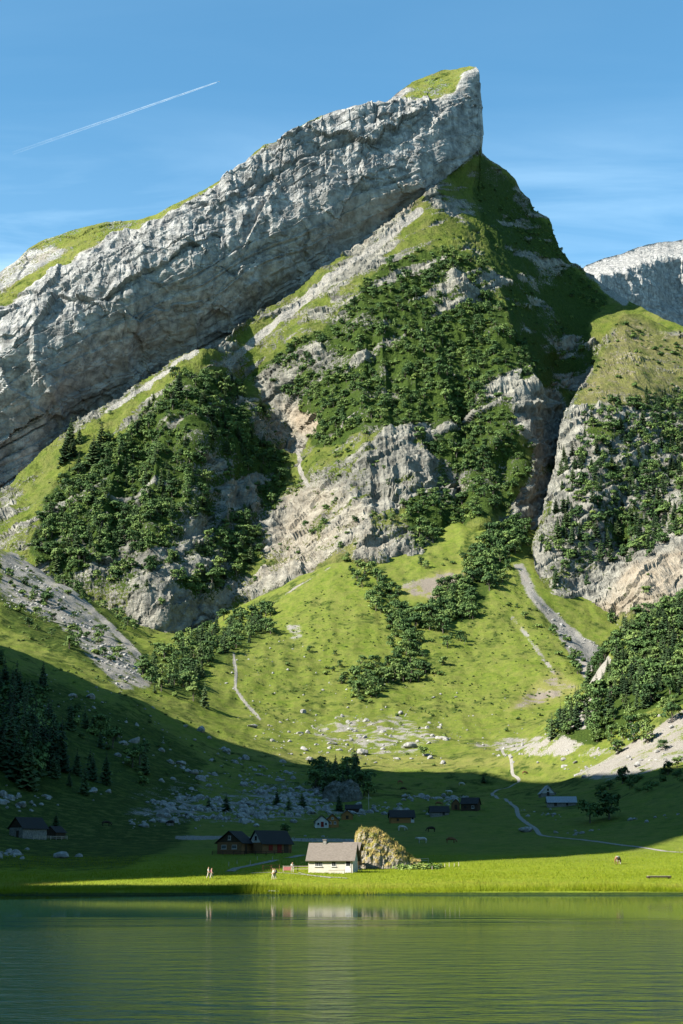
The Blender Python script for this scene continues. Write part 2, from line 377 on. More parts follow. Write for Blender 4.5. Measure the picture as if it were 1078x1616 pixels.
for s in ([(0, 425), (30, 405), (70, 388), (110, 392), (60, 425), (0, 468)], ):      # bare strata under the left shoulder
    grass = grass * (1 - 0.5 * region(s, 5))
for s in ([(600, 168), (615, 150), (640, 138), (650, 142), (625, 166)], ):
    grass = grass * (1 - region(s, 5))
GREEN = [([(665, 312), (700, 335), (745, 372), (735, 385), (690, 392), (640, 402), (600, 415), (630, 375)], 1.0),
         ([(690, 300), (750, 245), (800, 272), (815, 300), (790, 340), (740, 350), (700, 320)], 0.9),
         ([(735, 350), (765, 335), (780, 345), (760, 375), (740, 378)], 0.95),
         ([(825, 350), (860, 340), (868, 350), (840, 362)], 0.95),
         ([(880, 440), (930, 450), (1000, 478), (1078, 520), (1040, 530), (985, 500), (945, 540), (900, 520), (850, 470)], 0.92),
         ([(900, 640), (930, 600), (960, 545), (990, 498), (1078, 535), (1160, 560), (1160, 640), (1040, 650), (960, 640), (920, 650)], 0.66),
         ([(25, 815), (30, 800), (120, 692), (230, 607), (320, 549), (345, 562), (350, 585), (290, 590), (230, 640), (150, 700), (90, 770), (40, 830)], 0.95),
         ([(680, 900), (720, 860), (780, 838), (830, 835), (838, 870), (780, 890), (720, 920)], 0.95),
         ([(860, 790), (880, 760), (875, 800), (850, 845), (838, 850)], 0.9)]
for poly, g in GREEN:
    mk = region(poly, 7, 1.2)
    grass = grass * (1 - mk) + mk * (g + 0.3 * patch2)
ROCKY = [([(400, 945), (440, 800), (470, 740), (540, 740), (580, 800), (590, 900), (530, 885), (450, 925)], 0.42),
         ([(580, 760), (600, 690), (640, 700), (700, 760), (730, 790), (720, 850), (640, 900), (560, 895)], 0.34),
         ([(400, 600), (440, 570), (500, 540), (520, 570), (470, 650), (520, 660), (500, 690), (440, 660)], 0.7),
         ([(730, 380), (800, 400), (880, 380), (890, 440), (800, 470), (750, 440)], 0.45),
         ([(800, 620), (880, 620), (890, 680), (865, 780), (845, 830), (810, 830), (835, 740), (815, 680)], 0.8),
         ([(845, 900), (840, 860), (880, 700), (910, 650), (940, 700), (930, 800), (990, 880), (930, 970), (870, 940)], 0.55),
         ([(920, 980), (980, 880), (1030, 830), (1078, 850), (1200, 800), (1200, 1000), (1078, 990), (980, 970)], 0.62),
         ([(205, 970), (260, 940), (330, 960), (300, 1000), (250, 1010)], 0.8)]
for poly, k in ROCKY:
    mk = region(poly, 8, 1.5)
    grass = grass - mk * k * (0.65 + 0.5 * patch2)
scree = np.zeros_like(grass)
scree = np.maximum(scree, strip([(355, 578), (400, 540), (450, 500), (520, 445), (590, 388), (640, 352), (662, 335)], 6, 3, 0.5) * ~is_cl)
scree = np.maximum(scree, strip([(170, 655), (230, 612), (290, 572), (312, 560)], 4, 3, 0.6) * ~is_cl * 0.8)
scree = np.maximum(scree, strip([(470, 700), (475, 740), (490, 770)], 4, 3, 0.6) * 0.9)
scree = np.maximum(scree, strip([(930, 435), (965, 460), (985, 475)], 8, 4, 0.8) * 0.8)
warm = np.zeros_like(grass)
for poly in ([(395, 460), (430, 380), (480, 320), (540, 310), (660, 290), (660, 320), (560, 380), (470, 440), (420, 480)], [(440, 640), (520, 640), (530, 680), (470, 690)], [(400, 945), (450, 780), (560, 760), (610, 860), (600, 900), (450, 930)], 
             [(150, 600), (300, 500), (330, 530), (200, 600), (120, 660)], [(1000, 900), (1078, 880), (1078, 980), (930, 980)]):
    warm = np.maximum(warm, (0.45 if poly[0] == (400, 945) else 1.0) * region(poly, 14, 2.0))
warm = np.maximum(warm, 0.75 * region([(910, 640), (940, 580), (985, 500), (1078, 535), (1160, 560), (1160, 640), (1000, 640)], 8, 1.5))
warm = np.maximum(warm, 0.6 * gl * (patch2 > -0.1))

LSP = [(45, 870), (70, 800), (130, 730), (200, 690), (260, 630), (290, 590), (345, 590), (385, 625), (440, 690), (455, 730), (440, 800), (395, 900), (330, 960), (260, 975), (200, 940), (120, 930), (60, 895)]
MFP = [(395, 592), (470, 548), (560, 482), (600, 430), (640, 405), (700, 392), (740, 405), (790, 480), (800, 530), (855, 590), (850, 640), (815, 690), (832, 740), (812, 790), (770, 820), (700, 860), (650, 880), (640, 800), (700, 740), (640, 690), (560, 700), (500, 710), (480, 660), (430, 612)]
RSP = [(888, 720), (930, 655), (1000, 632), (1078, 612), (1180, 640), (1180, 800), (1078, 850), (1010, 900), (960, 890), (900, 890), (850, 875), (868, 800)]
DKP = [(745, 300), (757, 246), (820, 300), (870, 362), (900, 420), (960, 470), (930, 520), (945, 570), (890, 625), (850, 610), (800, 520), (790, 450), (760, 390)]  # grassy right face; its shade is also put into the cover as dark growth
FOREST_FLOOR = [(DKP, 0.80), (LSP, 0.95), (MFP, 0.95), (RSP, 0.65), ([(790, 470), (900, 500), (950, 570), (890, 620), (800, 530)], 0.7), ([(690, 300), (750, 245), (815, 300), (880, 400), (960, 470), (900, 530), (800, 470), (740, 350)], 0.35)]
for poly, k_ in ((LSP, 0.20), (MFP, 0.20), (DKP, 0.34)):
    mk = region(poly, 10, 1.5); grass = grass + mk * k_
ledge = fbm(al0 / 95, wY / 95, pe0 / 11, 4, 0.55)
ledge = np.where(is_rs, 0.35 * ledge, ledge)
lo_zone = (~is_cl) & (PYg < 930)
grass = np.where(lo_zone, grass - 0.55 * sstep(0.12, 0.36, ledge) + 0.16 * sstep(0.0, -0.3, ledge), grass)
# ---- relief: bedded limestone, flutes, gullies
rocky = 1 - sstep(0.35, 0.65, grass + 0.0)
def field_normal(Yf):
    V = unproj(PXg, PYg, Yf); n_ = np.cross(np.gradient(V, axis=0), np.gradient(V, axis=1)); n_ /= np.linalg.norm(n_, axis=-1, keepdims=True) + 1e-9
    return np.where(n_[..., 1:2] > 0, -n_, n_)
nrm = np.where(is_rs[..., None], field_normal(Yrs), np.where(is_cl[..., None], field_normal(Ycl), field_normal(Ylo)))
al, pe = al0, pe0
big = fbm(wX / 95, wY / 130, wZ / 95, 3)
rid = fbm(wX / 42, wY / 80, wZ / 62, 5, 0.52, ridged=True)
bed = fbm(al / 120, wY / 120, pe / 13, 4, 0.5)
flu = fbm(wX / 9, wY / 30, wZ / 48, 4, 0.5, ridged=True)
blk = fbm(wX / 14, wY / 14, wZ / 11, 4, 0.55)
fine = fbm(wX / 4.2, wY / 4.2, wZ / 4.2, 3, 0.55)
def facets(x, y, z, seed):
    """broken blocks: every cell of a jittered lattice is a tilted flat face"""
    rg = np.random.default_rng(seed)
    T = rg.random((32, 32, 32, 3)).astype(np.float32); Gd = (rg.random((32, 32, 32, 4)) - 0.5).astype(np.float32)
    sh = x.shape; q = np.stack([x, y, z], -1).reshape(-1, 3); out = np.empty(len(q), np.float32)
    for i in range(0, len(q), 150000):
        c = q[i:i + 150000]; b0 = np.floor(c).astype(np.int64); fr = (c - b0).astype(np.float32)
        best = np.full(len(c), 9e9, np.float32); val = np.zeros(len(c), np.float32)
        for dx in (-1, 0, 1):
            for dy in (-1, 0, 1):
                for dz in (-1, 0, 1):
                    k = (b0 + (dx, dy, dz)) & 31
                    d = T[k[:, 0], k[:, 1], k[:, 2]] + np.array([dx, dy, dz], np.float32) - fr
                    r2 = (d * d).sum(1); m_ = r2 < best
                    g_ = Gd[k[m_, 0], k[m_, 1], k[m_, 2]]
                    best[m_] = r2[m_]; val[m_] = g_[:, 3] - (g_[:, :3] * d[m_]).sum(1) * 1.5
        out[i:i + 150000] = val
    return out.reshape(sh)
wob = 0.35 * fbm(wX / 18, wY / 18, wZ / 18, 3)
fac0 = facets(al / 85 + 0.5 * wob, wY / 90, pe / 46 + 0.5 * wob, 11)
fac1 = facets(al / 34 + wob, wY / 40, pe / 20 + wob, 3)
fac2 = facets(al / 12 + wob * 2, wY / 14, pe / 8 + wob * 2, 4)
overhang = region([(0, 523), (40, 578), (82, 612), (137, 523), (200, 470), (260, 430), (320, 430), (400, 460), (441, 430), (485, 360), (541, 330), (597, 312), (656, 302), (656, 322), (560, 385), (340, 550), (120, 668), (-150, 905), (-150, 620)], 10, 1.0)
wrp = 5.0 * fbm(al / 140, wY / 200, pe / 90, 3) + 1.2 * fbm(al / 22, wY / 40, pe / 22, 3)
def saw(per, sd):
    q_ = (pe + wrp) / per + 0.8 * vnoise((pe + wrp) / per * 0.6, sd, 0.5); f_ = q_ - np.floor(q_); k_ = TAB[np.floor(q_).astype(int) & 63, int(sd) & 63, 7]
    return (f_ ** 1.6 - 0.4) * (0.65 + 0.5 * k_)
def crack(per, sd, w_):
    q_ = vnoise((pe + wrp) / per, al / 260 + sd, 0.3)
    return -np.exp(-(q_ / w_) ** 2) * sstep(-0.35, 0.15, vnoise(al / 60, pe / 40, sd))
strata = 5.5 * saw(38, 3.0) + 2.6 * saw(13, 9.0) + 4.5 * crack(26, 5.0, 0.035) + 2.4 * crack(11, 8.0, 0.05)
vcr = vnoise(wX / 13 + 0.4 * vnoise(wX / 20, wZ / 20, 0.4), 0.6, wZ / 190)
strata = strata - 1.6 * np.exp(-(vcr / 0.06) ** 2) * sstep(-0.2, 0.3, vnoise(wX / 50, 3.3, wZ / 50))
butt = fbm(wX / 58 + 0.5 * fbm(wX / 40, 0.1, wZ / 60, 3), wY / 400, wZ / 240, 3, 0.5, ridged=True)
slab = sstep(-0.15, 0.35, fbm(al / 110, wY / 110, pe / 60, 3))          # smooth slabs between shattered zones
calm = (1 - 0.6 * overhang) * (1 - 0.62 * slab)
terr = np.round(pe / 26 + 1.6 * fbm(al / 150, 1.1, pe / 80, 3)); tfr = pe / 26 + 1.6 * fbm(al / 150, 1.1, pe / 80, 3) - terr
disp_cl = calm * (1.6 * rid + 1.6 * blk + 2.0 * flu + 1.3 * fine) + (0.45 + 0.55 * calm) * (3.0 * fac1 + 1.6 * fac2) + 9.5 * fac0 + 2.0 * bed + 3.5 * big + 9.0 * butt + strata + 2.0 * np.abs(tfr) * overhang + 3.0 * fbm(wX / 30, wY / 60, wZ / 110, 4, ridged=True)
saw_lo = saw(17, 6.0) + crack(15, 2.0, 0.06)
disp_lo = rocky * (1.8 * blk + 1.3 * flu + 1.2 * fine + 2.0 * bed + 2.8 * fac1 + 1.6 * fac2 + 3.5 * saw_lo) + np.where(is_rs, 0.45, 1.0) * (5.0 * rid + 5.0 * big) + 5.0 * fac0 * rocky + (1 - rocky) * (2.2 * blk + 0.5 * fine)
gul = fbm(wX / 34, wY / 300, wZ / 260, 3, 0.5, ridged=True)
steepzone = region([(560, 470), (740, 400), (860, 560), (840, 640), (815, 820), (680, 880), (600, 880), (560, 700)], 20) + region([(60, 860), (290, 600), (420, 660), (380, 920), (260, 980), (120, 920)], 20) + region([(850, 880), (900, 660), (1200, 640), (1200, 980), (930, 1000)], 20)
disp_lo = disp_lo + np.clip(steepzone, 0, 1) * np.where(is_rs, 4.5, 10.5) * gul
gentle = region([(880, 440), (930, 450), (1000, 478), (1078, 520), (1040, 530), (985, 500), (945, 540), (900, 520)], 10) + region([(665, 312), (740, 372), (690, 392), (600, 415)], 8) + region([(690, 300), (750, 245), (815, 300), (740, 350)], 8)
disp_lo = disp_lo * (1 - 0.6 * np.clip(gentle, 0, 1))
disp = np.where(is_cl, disp_cl * (1 - 0.7 * gl), disp_lo)
edge = sstep(0, 10, PYg - topv[None])
disp = disp * (0.35 + 0.65 * edge) * (1 - 0.55 * sstep(640, 720, PXg) * is_cl)
MV = MV + nrm * disp[..., None]
MCOV = np.stack([np.clip(grass, 0, 1), np.clip(scree, 0, 1), np.clip(warm, 0, 1)], -1)
# the far side of the crest
rows = []
for k, (dy, dz) in enumerate([(4, -0.5), (14, -4), (40, -26), (90, -80), (180, -190), (320, -380), (420, -520)]):
    rr = MV[0].copy(); rr[:, 1] += dy; rr[:, 2] += dz
    rows.insert(0, rr)
MVf = np.concatenate([np.stack(rows), MV], 0)
MCf = np.concatenate([np.repeat(MCOV[:1], len(rows), 0), MCOV], 0)
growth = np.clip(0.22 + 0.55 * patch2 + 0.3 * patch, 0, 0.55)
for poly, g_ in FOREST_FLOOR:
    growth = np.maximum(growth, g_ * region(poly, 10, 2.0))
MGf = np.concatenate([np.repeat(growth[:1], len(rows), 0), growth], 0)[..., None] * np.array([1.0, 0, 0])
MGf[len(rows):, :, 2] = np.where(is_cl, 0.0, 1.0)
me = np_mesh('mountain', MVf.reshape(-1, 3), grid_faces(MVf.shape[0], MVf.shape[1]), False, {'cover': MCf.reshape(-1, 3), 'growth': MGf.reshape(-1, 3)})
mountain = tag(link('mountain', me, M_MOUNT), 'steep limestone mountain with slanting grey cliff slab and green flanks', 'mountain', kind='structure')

# ------------------------------------------------------------------ distant mountain on the right
def far_range(name, top, bot, Y0, seed, label):
    c = np.arange(top[0][0], top[-1][0], 1.6)
    tv = np.interp(c, [p[0] for p in top], [p[1] for p in top]) + 1.5 * fbm(c / 9.0, seed, 0.2, 4)
    t = np.linspace(0, 1, 150)[:, None]
    py = tv[None] + (bot - tv[None]) * t; px = np.broadcast_to(c[None], py.shape)
    d = py - tv[None]
    Y = Y0 - 0.25 * d - 190 * sstep(0, 34, d) + 1.5 * (px - (1000 if px.mean() > 500 else -20))
    V = unproj(px, py, Y)
    x, y, z = V[..., 0], V[..., 1], V[..., 2]
    dsp = 30 * fbm(x / 80, y / 300, z / 200, 5, 0.55, ridged=True) * sstep(10, 40, d) + 9 * fbm(x / 200, y / 200, z / 16, 4) + 7 * fbm(x / 40, y / 40, z / 40, 4)
    V[..., 1] -= dsp; V[..., 2] += 0.25 * dsp * sstep(0, 8, d)
    back = []
    for dy, dz in ((60, -20), (300, -250), (900, -900)):
        rr = V[0].copy(); rr[:, 1] += dy; rr[:, 2] += dz; back.insert(0, rr)
    V = np.concatenate([np.stack(back), V], 0)
    cov = np.zeros(V.shape); cov[..., 0] = 0.08 + 0.2 * fbm(V[..., 0] / 120, V[..., 1] / 120, V[..., 2] / 120, 4)
    m = np_mesh(name, V.reshape(-1, 3), grid_faces(V.shape[0], V.shape[1]), False, {'cover': cov.reshape(-1, 3)})
    return tag(link(name, m, M_MOUNT), label, 'mountain', kind='structure')
far_range('distant_mountain', [(860, 470), (900, 438), (925, 419), (940, 413), (960, 405), (985, 399), (1000, 393), (1040, 383), (1078, 378), (1130, 372), (1240, 350)], 640, 3600, 1.7, 'pale bare rock range far behind the grassy saddle')
far_range('distant_mountain', [(-160, 380), (-60, 400), (-20, 418), (0, 429), (14, 440), (40, 470)], 560, 3000, 5.2, 'small far ridge peeping past the cliff shoulder')

# ------------------------------------------------------------------ the valley: meadow, fan, scree slopes (height over the plan)
GP = [(-60, 1386, 236), (150, 1386, 236), (330, 1386, 236), (540, 1386, 237), (750, 1387, 236), (1000, 1388, 236), (1140, 1388, 236),
      (-60, 1377, 256), (270, 1377, 257), (540, 1377, 258), (810, 1377, 258), (1078, 1377, 256),
      (-40, 1345, 320), (270, 1347, 318), (400, 1344, 325), (540, 1341, 330), (680, 1345, 325), (810, 1350, 315), (930, 1348, 312), (1078, 1343, 315), (1150, 1335, 310),
      (0, 1318, 372), (60, 1322, 365), (270, 1312, 400), (400, 1308, 415), (540, 1304, 430), (680, 1304, 425), (810, 1312, 405), (850, 1317, 390), (930, 1310, 400), (1000, 1308, 385), (1078, 1300, 365),
      (0, 1250, 430), (70, 1262, 425), (150, 1252, 460), (270, 1258, 500), (400, 1245, 545), (480, 1258, 530), (540, 1252, 550), (640, 1262, 520), (760, 1256, 535), (860, 1256, 530), (885, 1272, 495), (960, 1276, 470), (1000, 1250, 470), (1078, 1238, 440),
      (0, 1150, 520), (70, 1200, 480), (150, 1180, 540), (270, 1185, 610), (400, 1203, 650), (540, 1215, 650), (650, 1217, 645), (750, 1218, 640), (850, 1222, 625), (920, 1225, 600), (1000, 1225, 530), (1078, 1190, 520),
      (0, 1020, 715), (0, 1090, 605), (100, 1060, 705), (130, 1120, 610), (200, 1100, 675), (330, 1160, 690), (460, 1200, 672),
      (540, 1180, 735), (640, 1180, 735), (700, 1180, 730), (780, 1185, 715), (850, 1180, 720), (905, 1172, 680), (400, 1160, 745),
      (390, 1110, 830), (440, 1100, 850), (540, 1100, 850), (650, 1100, 850), (740, 1110, 840), (800, 1100, 860), (880, 1105, 840), (850, 1140, 790), (920, 1130, 770),
      (440, 1000, 972), (540, 1000, 962), (650, 1000, 968), (760, 1000, 975), (840, 1000, 968), (880, 1000, 960), (905, 1040, 905), (940, 1070, 860), (938, 1100, 800),
      (405, 950, 1085), (470, 915, 1092), (540, 890, 1092), (600, 900, 1082), (680, 880, 1100), (760, 840, 1126), (825, 830, 1150), (820, 900, 1066), (845, 945, 1020), (700, 930, 1045), (640, 930, 1040),
      (330, 1050, 880), (370, 1060, 880), (380, 1000, 965), (230, 1070, 810), (150, 980, 940), (60, 900, 1035), (0, 865, 1065), (-100, 850, 1080), (-100, 1000, 760), (270, 1012, 965), (200, 1000, 945), (300, 1110, 780), (120, 930, 1000), (60, 970, 885), (0, 940, 895), (130, 1030, 800),
      (270, 1006, 1070), (180, 968, 1090), (330, 986, 1090), (100, 925, 1100), (30, 876, 1110), (385, 957, 1098), (240, 1004, 1010), (420, 942, 1150), (440, 938, 1210), (400, 957, 1150), (470, 925, 1150), (830, 855, 1230), (-60, 860, 1110), (905, 1000, 1000), (955, 1060, 930), (1000, 1060, 950), (1078, 1022, 960), (882, 962, 1028), (1160, 1000, 960),
      (885, 1158, 645), (930, 1112, 655), (950, 1052, 690), (980, 1014, 705), (1030, 982, 715), (1078, 960, 720), (1200, 900, 730),
      (1000, 1100, 640), (1078, 1060, 650), (1040, 1030, 685), (1078, 1110, 600), (960, 1162, 622), (1040, 1130, 590), (1000, 1190, 575), (1078, 1150, 565), (1180, 1150, 540), (1180, 1240, 430)]
gp = np.array(GP); gw = unproj(gp[:, 0], gp[:, 1], gp[:, 2])
xs = np.linspace(-420, 420, 15)
extra = [(x, 219.0 + 2.0 * math.sin(x / 31.0), 0.0) for x in xs] + [(x, 206.0, -0.9) for x in xs] + [(x, 190.0, -2.2) for x in xs] + [(x, 225.0, 0.75) for x in xs]
extra += [(-200, 300, 70), (-260, 500, 150), (-420, 800, 250), (-420, 1100, 270), (260, 300, 40), (330, 480, 110), (300, 700, 150), (420, 1000, 170), (230, 1000, 150), (300, 1000, 155), (215, 850, 122), (170, 860, 108), (-420, 240, 60), (420, 240, 60), (0, 1250, 330), (-250, 1250, 270), (250, 1250, 220)]
ctrl = np.concatenate([gw, np.array(extra, float)])
yy = np.concatenate([np.linspace(186, 300, 190)[:-1], np.linspace(300, 700, 280)[:-1], np.linspace(700, 1240, 240)])
ss = np.linspace(-1, 1, 430)
GX = ss[None] * (yy[:, None] * 0.30 + 25); GYy = np.broadcast_to(yy[:, None], GX.shape).copy()
GZ = rbf(ctrl[:, :2] , ctrl[:, 2], np.stack([GX, GYy], -1), smooth=0.4)
def g_relief(x, y):
    far = sstep(330, 620, y); rise = sstep(222, 300, y)
    return (5.0 * far * fbm(x / 48, y / 60, 0.5, 4) + 1.6 * far * sstep(600, 800, y) * fbm(x / 14, y / 70, 6.5, 4, ridged=True) + (0.12 * rise + 1.3 * far) * fbm(x / 12, y / 12, 1.5, 5, 0.6) + 0.05 * sstep(214, 224, y) * fbm(x / 2.6, y / 2.6, 2.5, 3) + 0.10 * (1 - far) * fbm(x / 7, y / 4, 8.5, 3))
GZ = GZ + g_relief(GX, GYy)
GZ = GZ + 0.35 * sstep(420, 700, GYy) * fbm(GX / 22, GYy / 40, GZ / 1.6, 3)
GV = np.stack([GX, GYy, GZ], -1)
gpx, gpy = proj(GV)
def g_height(x, y):
    """height of the valley sheet under plan points (bilinear on the sheet itself)"""
    x = np.atleast_1d(np.asarray(x, float)); y = np.atleast_1d(np.asarray(y, float))
    fr = np.interp(y, yy, np.arange(len(yy)))
    r0 = np.clip(np.floor(fr).astype(int), 0, len(yy) - 2); fr = fr - r0
    fc = np.clip((x / (y * 0.30 + 25) + 1) / 2 * (len(ss) - 1), 0, len(ss) - 1.001)
    c0 = np.floor(fc).astype(int); fc = fc - c0
    z = (GZ[r0, c0] * (1 - fr) + GZ[r0 + 1, c0] * fr) * (1 - fc) + (GZ[r0, c0 + 1] * (1 - fr) + GZ[r0 + 1, c0 + 1] * fr) * fc
    return z
def on_ground(px, py, y0=224.0, y1=1150.0):
    """the first place where the line of sight through (px, py) meets the valley sheet"""
    Ys = np.linspace(y0, y1, 3000)
    p = unproj(np.full(3000, px), np.full(3000, py), Ys)
    d = p[:, 2] - g_height(p[:, 0], p[:, 1])
    k = np.where((d[:-1] > 0) & (d[1:] <= 0))[0]
    if len(k) == 0: k = [int(np.argmin(np.abs(d)))]
    y = Ys[k[0]]; q = unproj(px, py, y)
    return np.array([q[0], y, float(g_height(q[0], y)[0])])
jg = 4.5 * fbm(GX / 9, GYy / 9, 4.4, 4)
def gregion(poly, w=5, jk=1.0): return sstep(-w, w, poly_sd(gpx, gpy, poly) + jg * jk)
def gstrip(pts, half, w=3, jk=0.7): return sstep(-w, w, half - line_dist(gpx, gpy, pts) + jg * jk)
gn1 = fbm(GX / 16, GYy / 22, 7.7, 5, 0.6); gn2 = fbm(GX / 5, GYy / 5, 3.1, 4)
g_grass = 0.95 + 0.12 * gn2
g_scree = np.zeros_like(GX); g_dry = 0.25 + 0.5 * np.clip(gn1, -0.4, 0.6)
g_dry = g_dry * sstep(280, 420, GYy)
SCREE = [(gregion([(0, 870), (30, 872), (120, 940), (235, 1060), (240, 1085), (190, 1090), (150, 1045), (90, 985), (0, 940)], 8, 1.6), 0.72, 0.8),
         (gstrip([(20, 875), (90, 915), (170, 985), (225, 1040)], 5, 3), 0.95, 0.3),
         (gregion([(812, 890), (825, 890), (850, 940), (900, 990), (945, 1020), (965, 1040), (940, 1090), (915, 1060), (870, 985), (835, 945)], 6), 0.95, 0.3),
         (gregion([(900, 1120), (940, 1085), (950, 1100), (925, 1150), (890, 1150)], 6), 0.75, 0.6),
         (gregion([(630, 925), (690, 905), (735, 900), (730, 930), (690, 945), (650, 940)], 9, 1.6), 0.70, 0.7),
         (gregion([(850, 1080), (880, 1060), (912, 1085), (870, 1105), (800, 1122), (820, 1105)], 9, 1.6), 0.66, 0.8),
         (gstrip([(810, 975), (855, 1035), (880, 1070)], 4), 0.7, 0.7),
         (gregion([(740, 1175), (800, 1165), (880, 1160), (925, 1175), (1000, 1185), (920, 1195), (820, 1192)], 6), 0.55, 1.0),
         (gregion([(905, 1222), (960, 1195), (1078, 1120), (1200, 1080), (1200, 1190), (1078, 1205), (1010, 1222), (940, 1232)], 7), 0.78, 0.7),
         (gregion([(560, 1195), (480, 1160), (520, 1130), (640, 1130), (700, 1165), (640, 1195)], 10), 0.36, 1.0),
         (gstrip([(368, 1030), (372, 1060), (370, 1085), (392, 1115), (410, 1135)], 2.0, 1.5, 0.3), 1.0, 0.2),
         (gstrip([(408, 968), (470, 925), (535, 888)], 1.2, 2, 0.5), 0.6, 0.6),
         (gregion([(450, 985), (475, 985), (480, 1010), (460, 1010)], 6), 0.6, 0.7),
         (gregion([(190, 1285), (300, 1255), (420, 1248), (520, 1268), (560, 1290), (420, 1300), (250, 1298)], 8), 0.30, 0.8),
         (gstrip([(280, 1322), (360, 1322), (450, 1325), (560, 1327)], 3.0, 1.5, 0.5), 0.9, 0.3)]
for mk, s, k in SCREE:
    g_scree = np.maximum(g_scree, mk * np.clip(s + k * gn2, 0, 1))
brown = np.maximum(gregion([(625, 930), (690, 900), (740, 895), (735, 935), (690, 950), (650, 945)], 6), gregion([(845, 1075), (880, 1055), (920, 1090), (870, 1110), (790, 1125)], 6))
g_dry = np.maximum(g_dry, brown)
g_dry = np.maximum(g_dry, gregion([(300, 1180), (560, 1190), (800, 1195), (900, 1210), (600, 1216), (450, 1205)], 6) * 0.8)
g_dry = np.maximum(g_dry, gregion([(0, 1330), (0, 1290), (300, 1290), (300, 1335)], 12) * 0.55)
g_dry = np.maximum(g_dry, 0.8 * sstep(233, 230, GYy) * sstep(222, 226, GYy))
rockp = gregion([(200, 1230), (560, 1210), (600, 1270), (420, 1300), (200, 1290)], 10) * sstep(0.05, 0.3, gn2) * 0.4
g_grass = g_grass - rockp
GCOV = np.stack([np.clip(g_grass, 0, 1), np.clip(g_scree, 0, 1), np.clip(g_dry, 0, 1)], -1)
ggr = np.clip(0.16 + 0.9 * gn1 + 0.7 * gn2, 0, 0.55) * sstep(300, 500, GYy)
for poly, v in (([(0, 880), (100, 900), (240, 1030), (430, 970), (430, 1000), (330, 1060), (320, 1110), (200, 1080), (60, 1020), (0, 990)], 0.6), ([(880, 1165), (950, 1050), (1078, 950), (1200, 900), (1200, 1110), (1040, 1115), (940, 1175)], 0.9),
                ([(550, 890), (650, 955), (668, 1000), (640, 1035), (700, 1030), (700, 1060), (560, 1110), (550, 1080), (640, 1030), (600, 960)], 0.55), ([(660, 990), (720, 915), (790, 840), (830, 832), (800, 890), (755, 975)], 0.7), ([(0, 1100), (100, 1170), (180, 1240), (0, 1245)], 0.7)):
    ggr = np.maximum(ggr, v * gregion(poly, 8, 2.0))
GGRO = np.repeat(ggr[..., None], 3, -1)
GGRO[..., 2] = 0
GGRO[..., 1] = sstep(360, 262, GYy + 30 * gn1)
GGRO[..., 0] *= (1 - 0.8 * GGRO[..., 1])
wet = sstep(0.42, 0.15, GZ) * (GYy < 240)
GGRO[..., 1] *= (1 - wet); GGRO[..., 0] = np.maximum(GGRO[..., 0], wet)
GGRO[..., 0] = np.maximum(GGRO[..., 0], 0.62 * gregion([(-60, 1030), (100, 1075), (250, 1140), (330, 1200), (300, 1330), (200, 1375), (-60, 1378)], 14, 2.0))  # brownish left slope grass, darkened further in colour to deepen its shade
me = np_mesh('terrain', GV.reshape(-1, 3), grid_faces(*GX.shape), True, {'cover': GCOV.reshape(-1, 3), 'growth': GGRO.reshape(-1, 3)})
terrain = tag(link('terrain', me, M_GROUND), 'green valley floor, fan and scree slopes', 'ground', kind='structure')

# ------------------------------------------------------------------ the valley's left wall, outside the frame, whose crest shades the meadow
XC = -300.0
def crest_of(px, py):
    P = on_ground(px, py); s_ = (P[0] - XC) / (-SUNV[0]); C = P + SUNV * s_
    return (C[1], C[2])
near_edge = [crest_of(*p) for p in [(-30, 1385.5), (60, 1385), (150, 1384.8), (230, 1384.5), (300, 1384), (400, 1381), (440, 1372), (490, 1364), (560, 1361), (700, 1362), (780, 1357), (870, 1352), (960, 1347), (1010, 1340), (1078, 1319)]]
front_edge = [crest_of(*p) for p in [(440, 1397), (400, 1397), (300, 1396.5), (230, 1396.5), (150, 1396.5), (60, 1396.5), (-30, 1396.5)]]
far_edge = [crest_of(*p) for p in [(1078, 1210), (1000, 1219), (920, 1224), (750, 1218), (560, 1214), (465, 1204), (440, 1193), (330, 1158), (250, 1120), (200, 1100), (100, 1058), (0, 1020), (-40, 1008)]]
f0, n0, n1, q0, q1 = front_edge[0], near_edge[0], near_edge[-1], far_edge[0], far_edge[-1]
CREST = [(-500, 120), (-150, 130), (40, 150), (f0[0] - 30, f0[1] - 22), (f0[0] - 9, f0[1] - 3)] + front_edge + [((front_edge[-1][0] + n0[0]) / 2, n0[1] - 25)] + near_edge
CREST += [(n1[0] + 10, max(n1[1], q0[1]) + 8), ((n1[0] + q0[0]) / 2, max(n1[1], q0[1]) + 22), (q0[0] - 12, q0[1] + 5)] + far_edge + [(q1[0] + 40, q1[1] - 14), (q1[0] + 160, q1[1] - 30), (900, 175), (1150, 150)]
cr = np.array(CREST); cl = np.concatenate([[0], np.cumsum(np.hypot(*np.diff(cr, axis=0).T))])
cu = np.arange(0, cl[-1], 2.2); cy = np.interp(cu, cl, cr[:, 0]); cz = np.interp(cu, cl, cr[:, 1])
kq = np.concatenate([np.linspace(-1.6, -0.05, 16), np.linspace(0, 1, 46)])
VY = np.broadcast_to(cy[:, None], (len(cy), len(kq))).copy(); Q = np.broadcast_to(kq[None], VY.shape)
foot = -(0.29 * np.clip(VY, 40, 2000) + 24)
foot = np.maximum(foot, XC + 20)
low = np.where(VY > 190, g_height(foot.ravel(), np.clip(VY, 190, 1200).ravel()).reshape(VY.shape) - 1.5, -3.0)
Qp = np.clip(Q, 0, 1)
VX = np.where(Q < 0, XC + Q * 400, XC + Qp * (foot - XC))
VZ = np.where(Q < 0, cz[:, None] + Q * 190, low + (cz[:, None] - low) * (1 - Qp) ** 6.0)
VZ = VZ - np.sin(np.pi * Qp) * (6 + 5 * fbm(VX / 26, VY / 26, 2.2, 4, ridged=True))
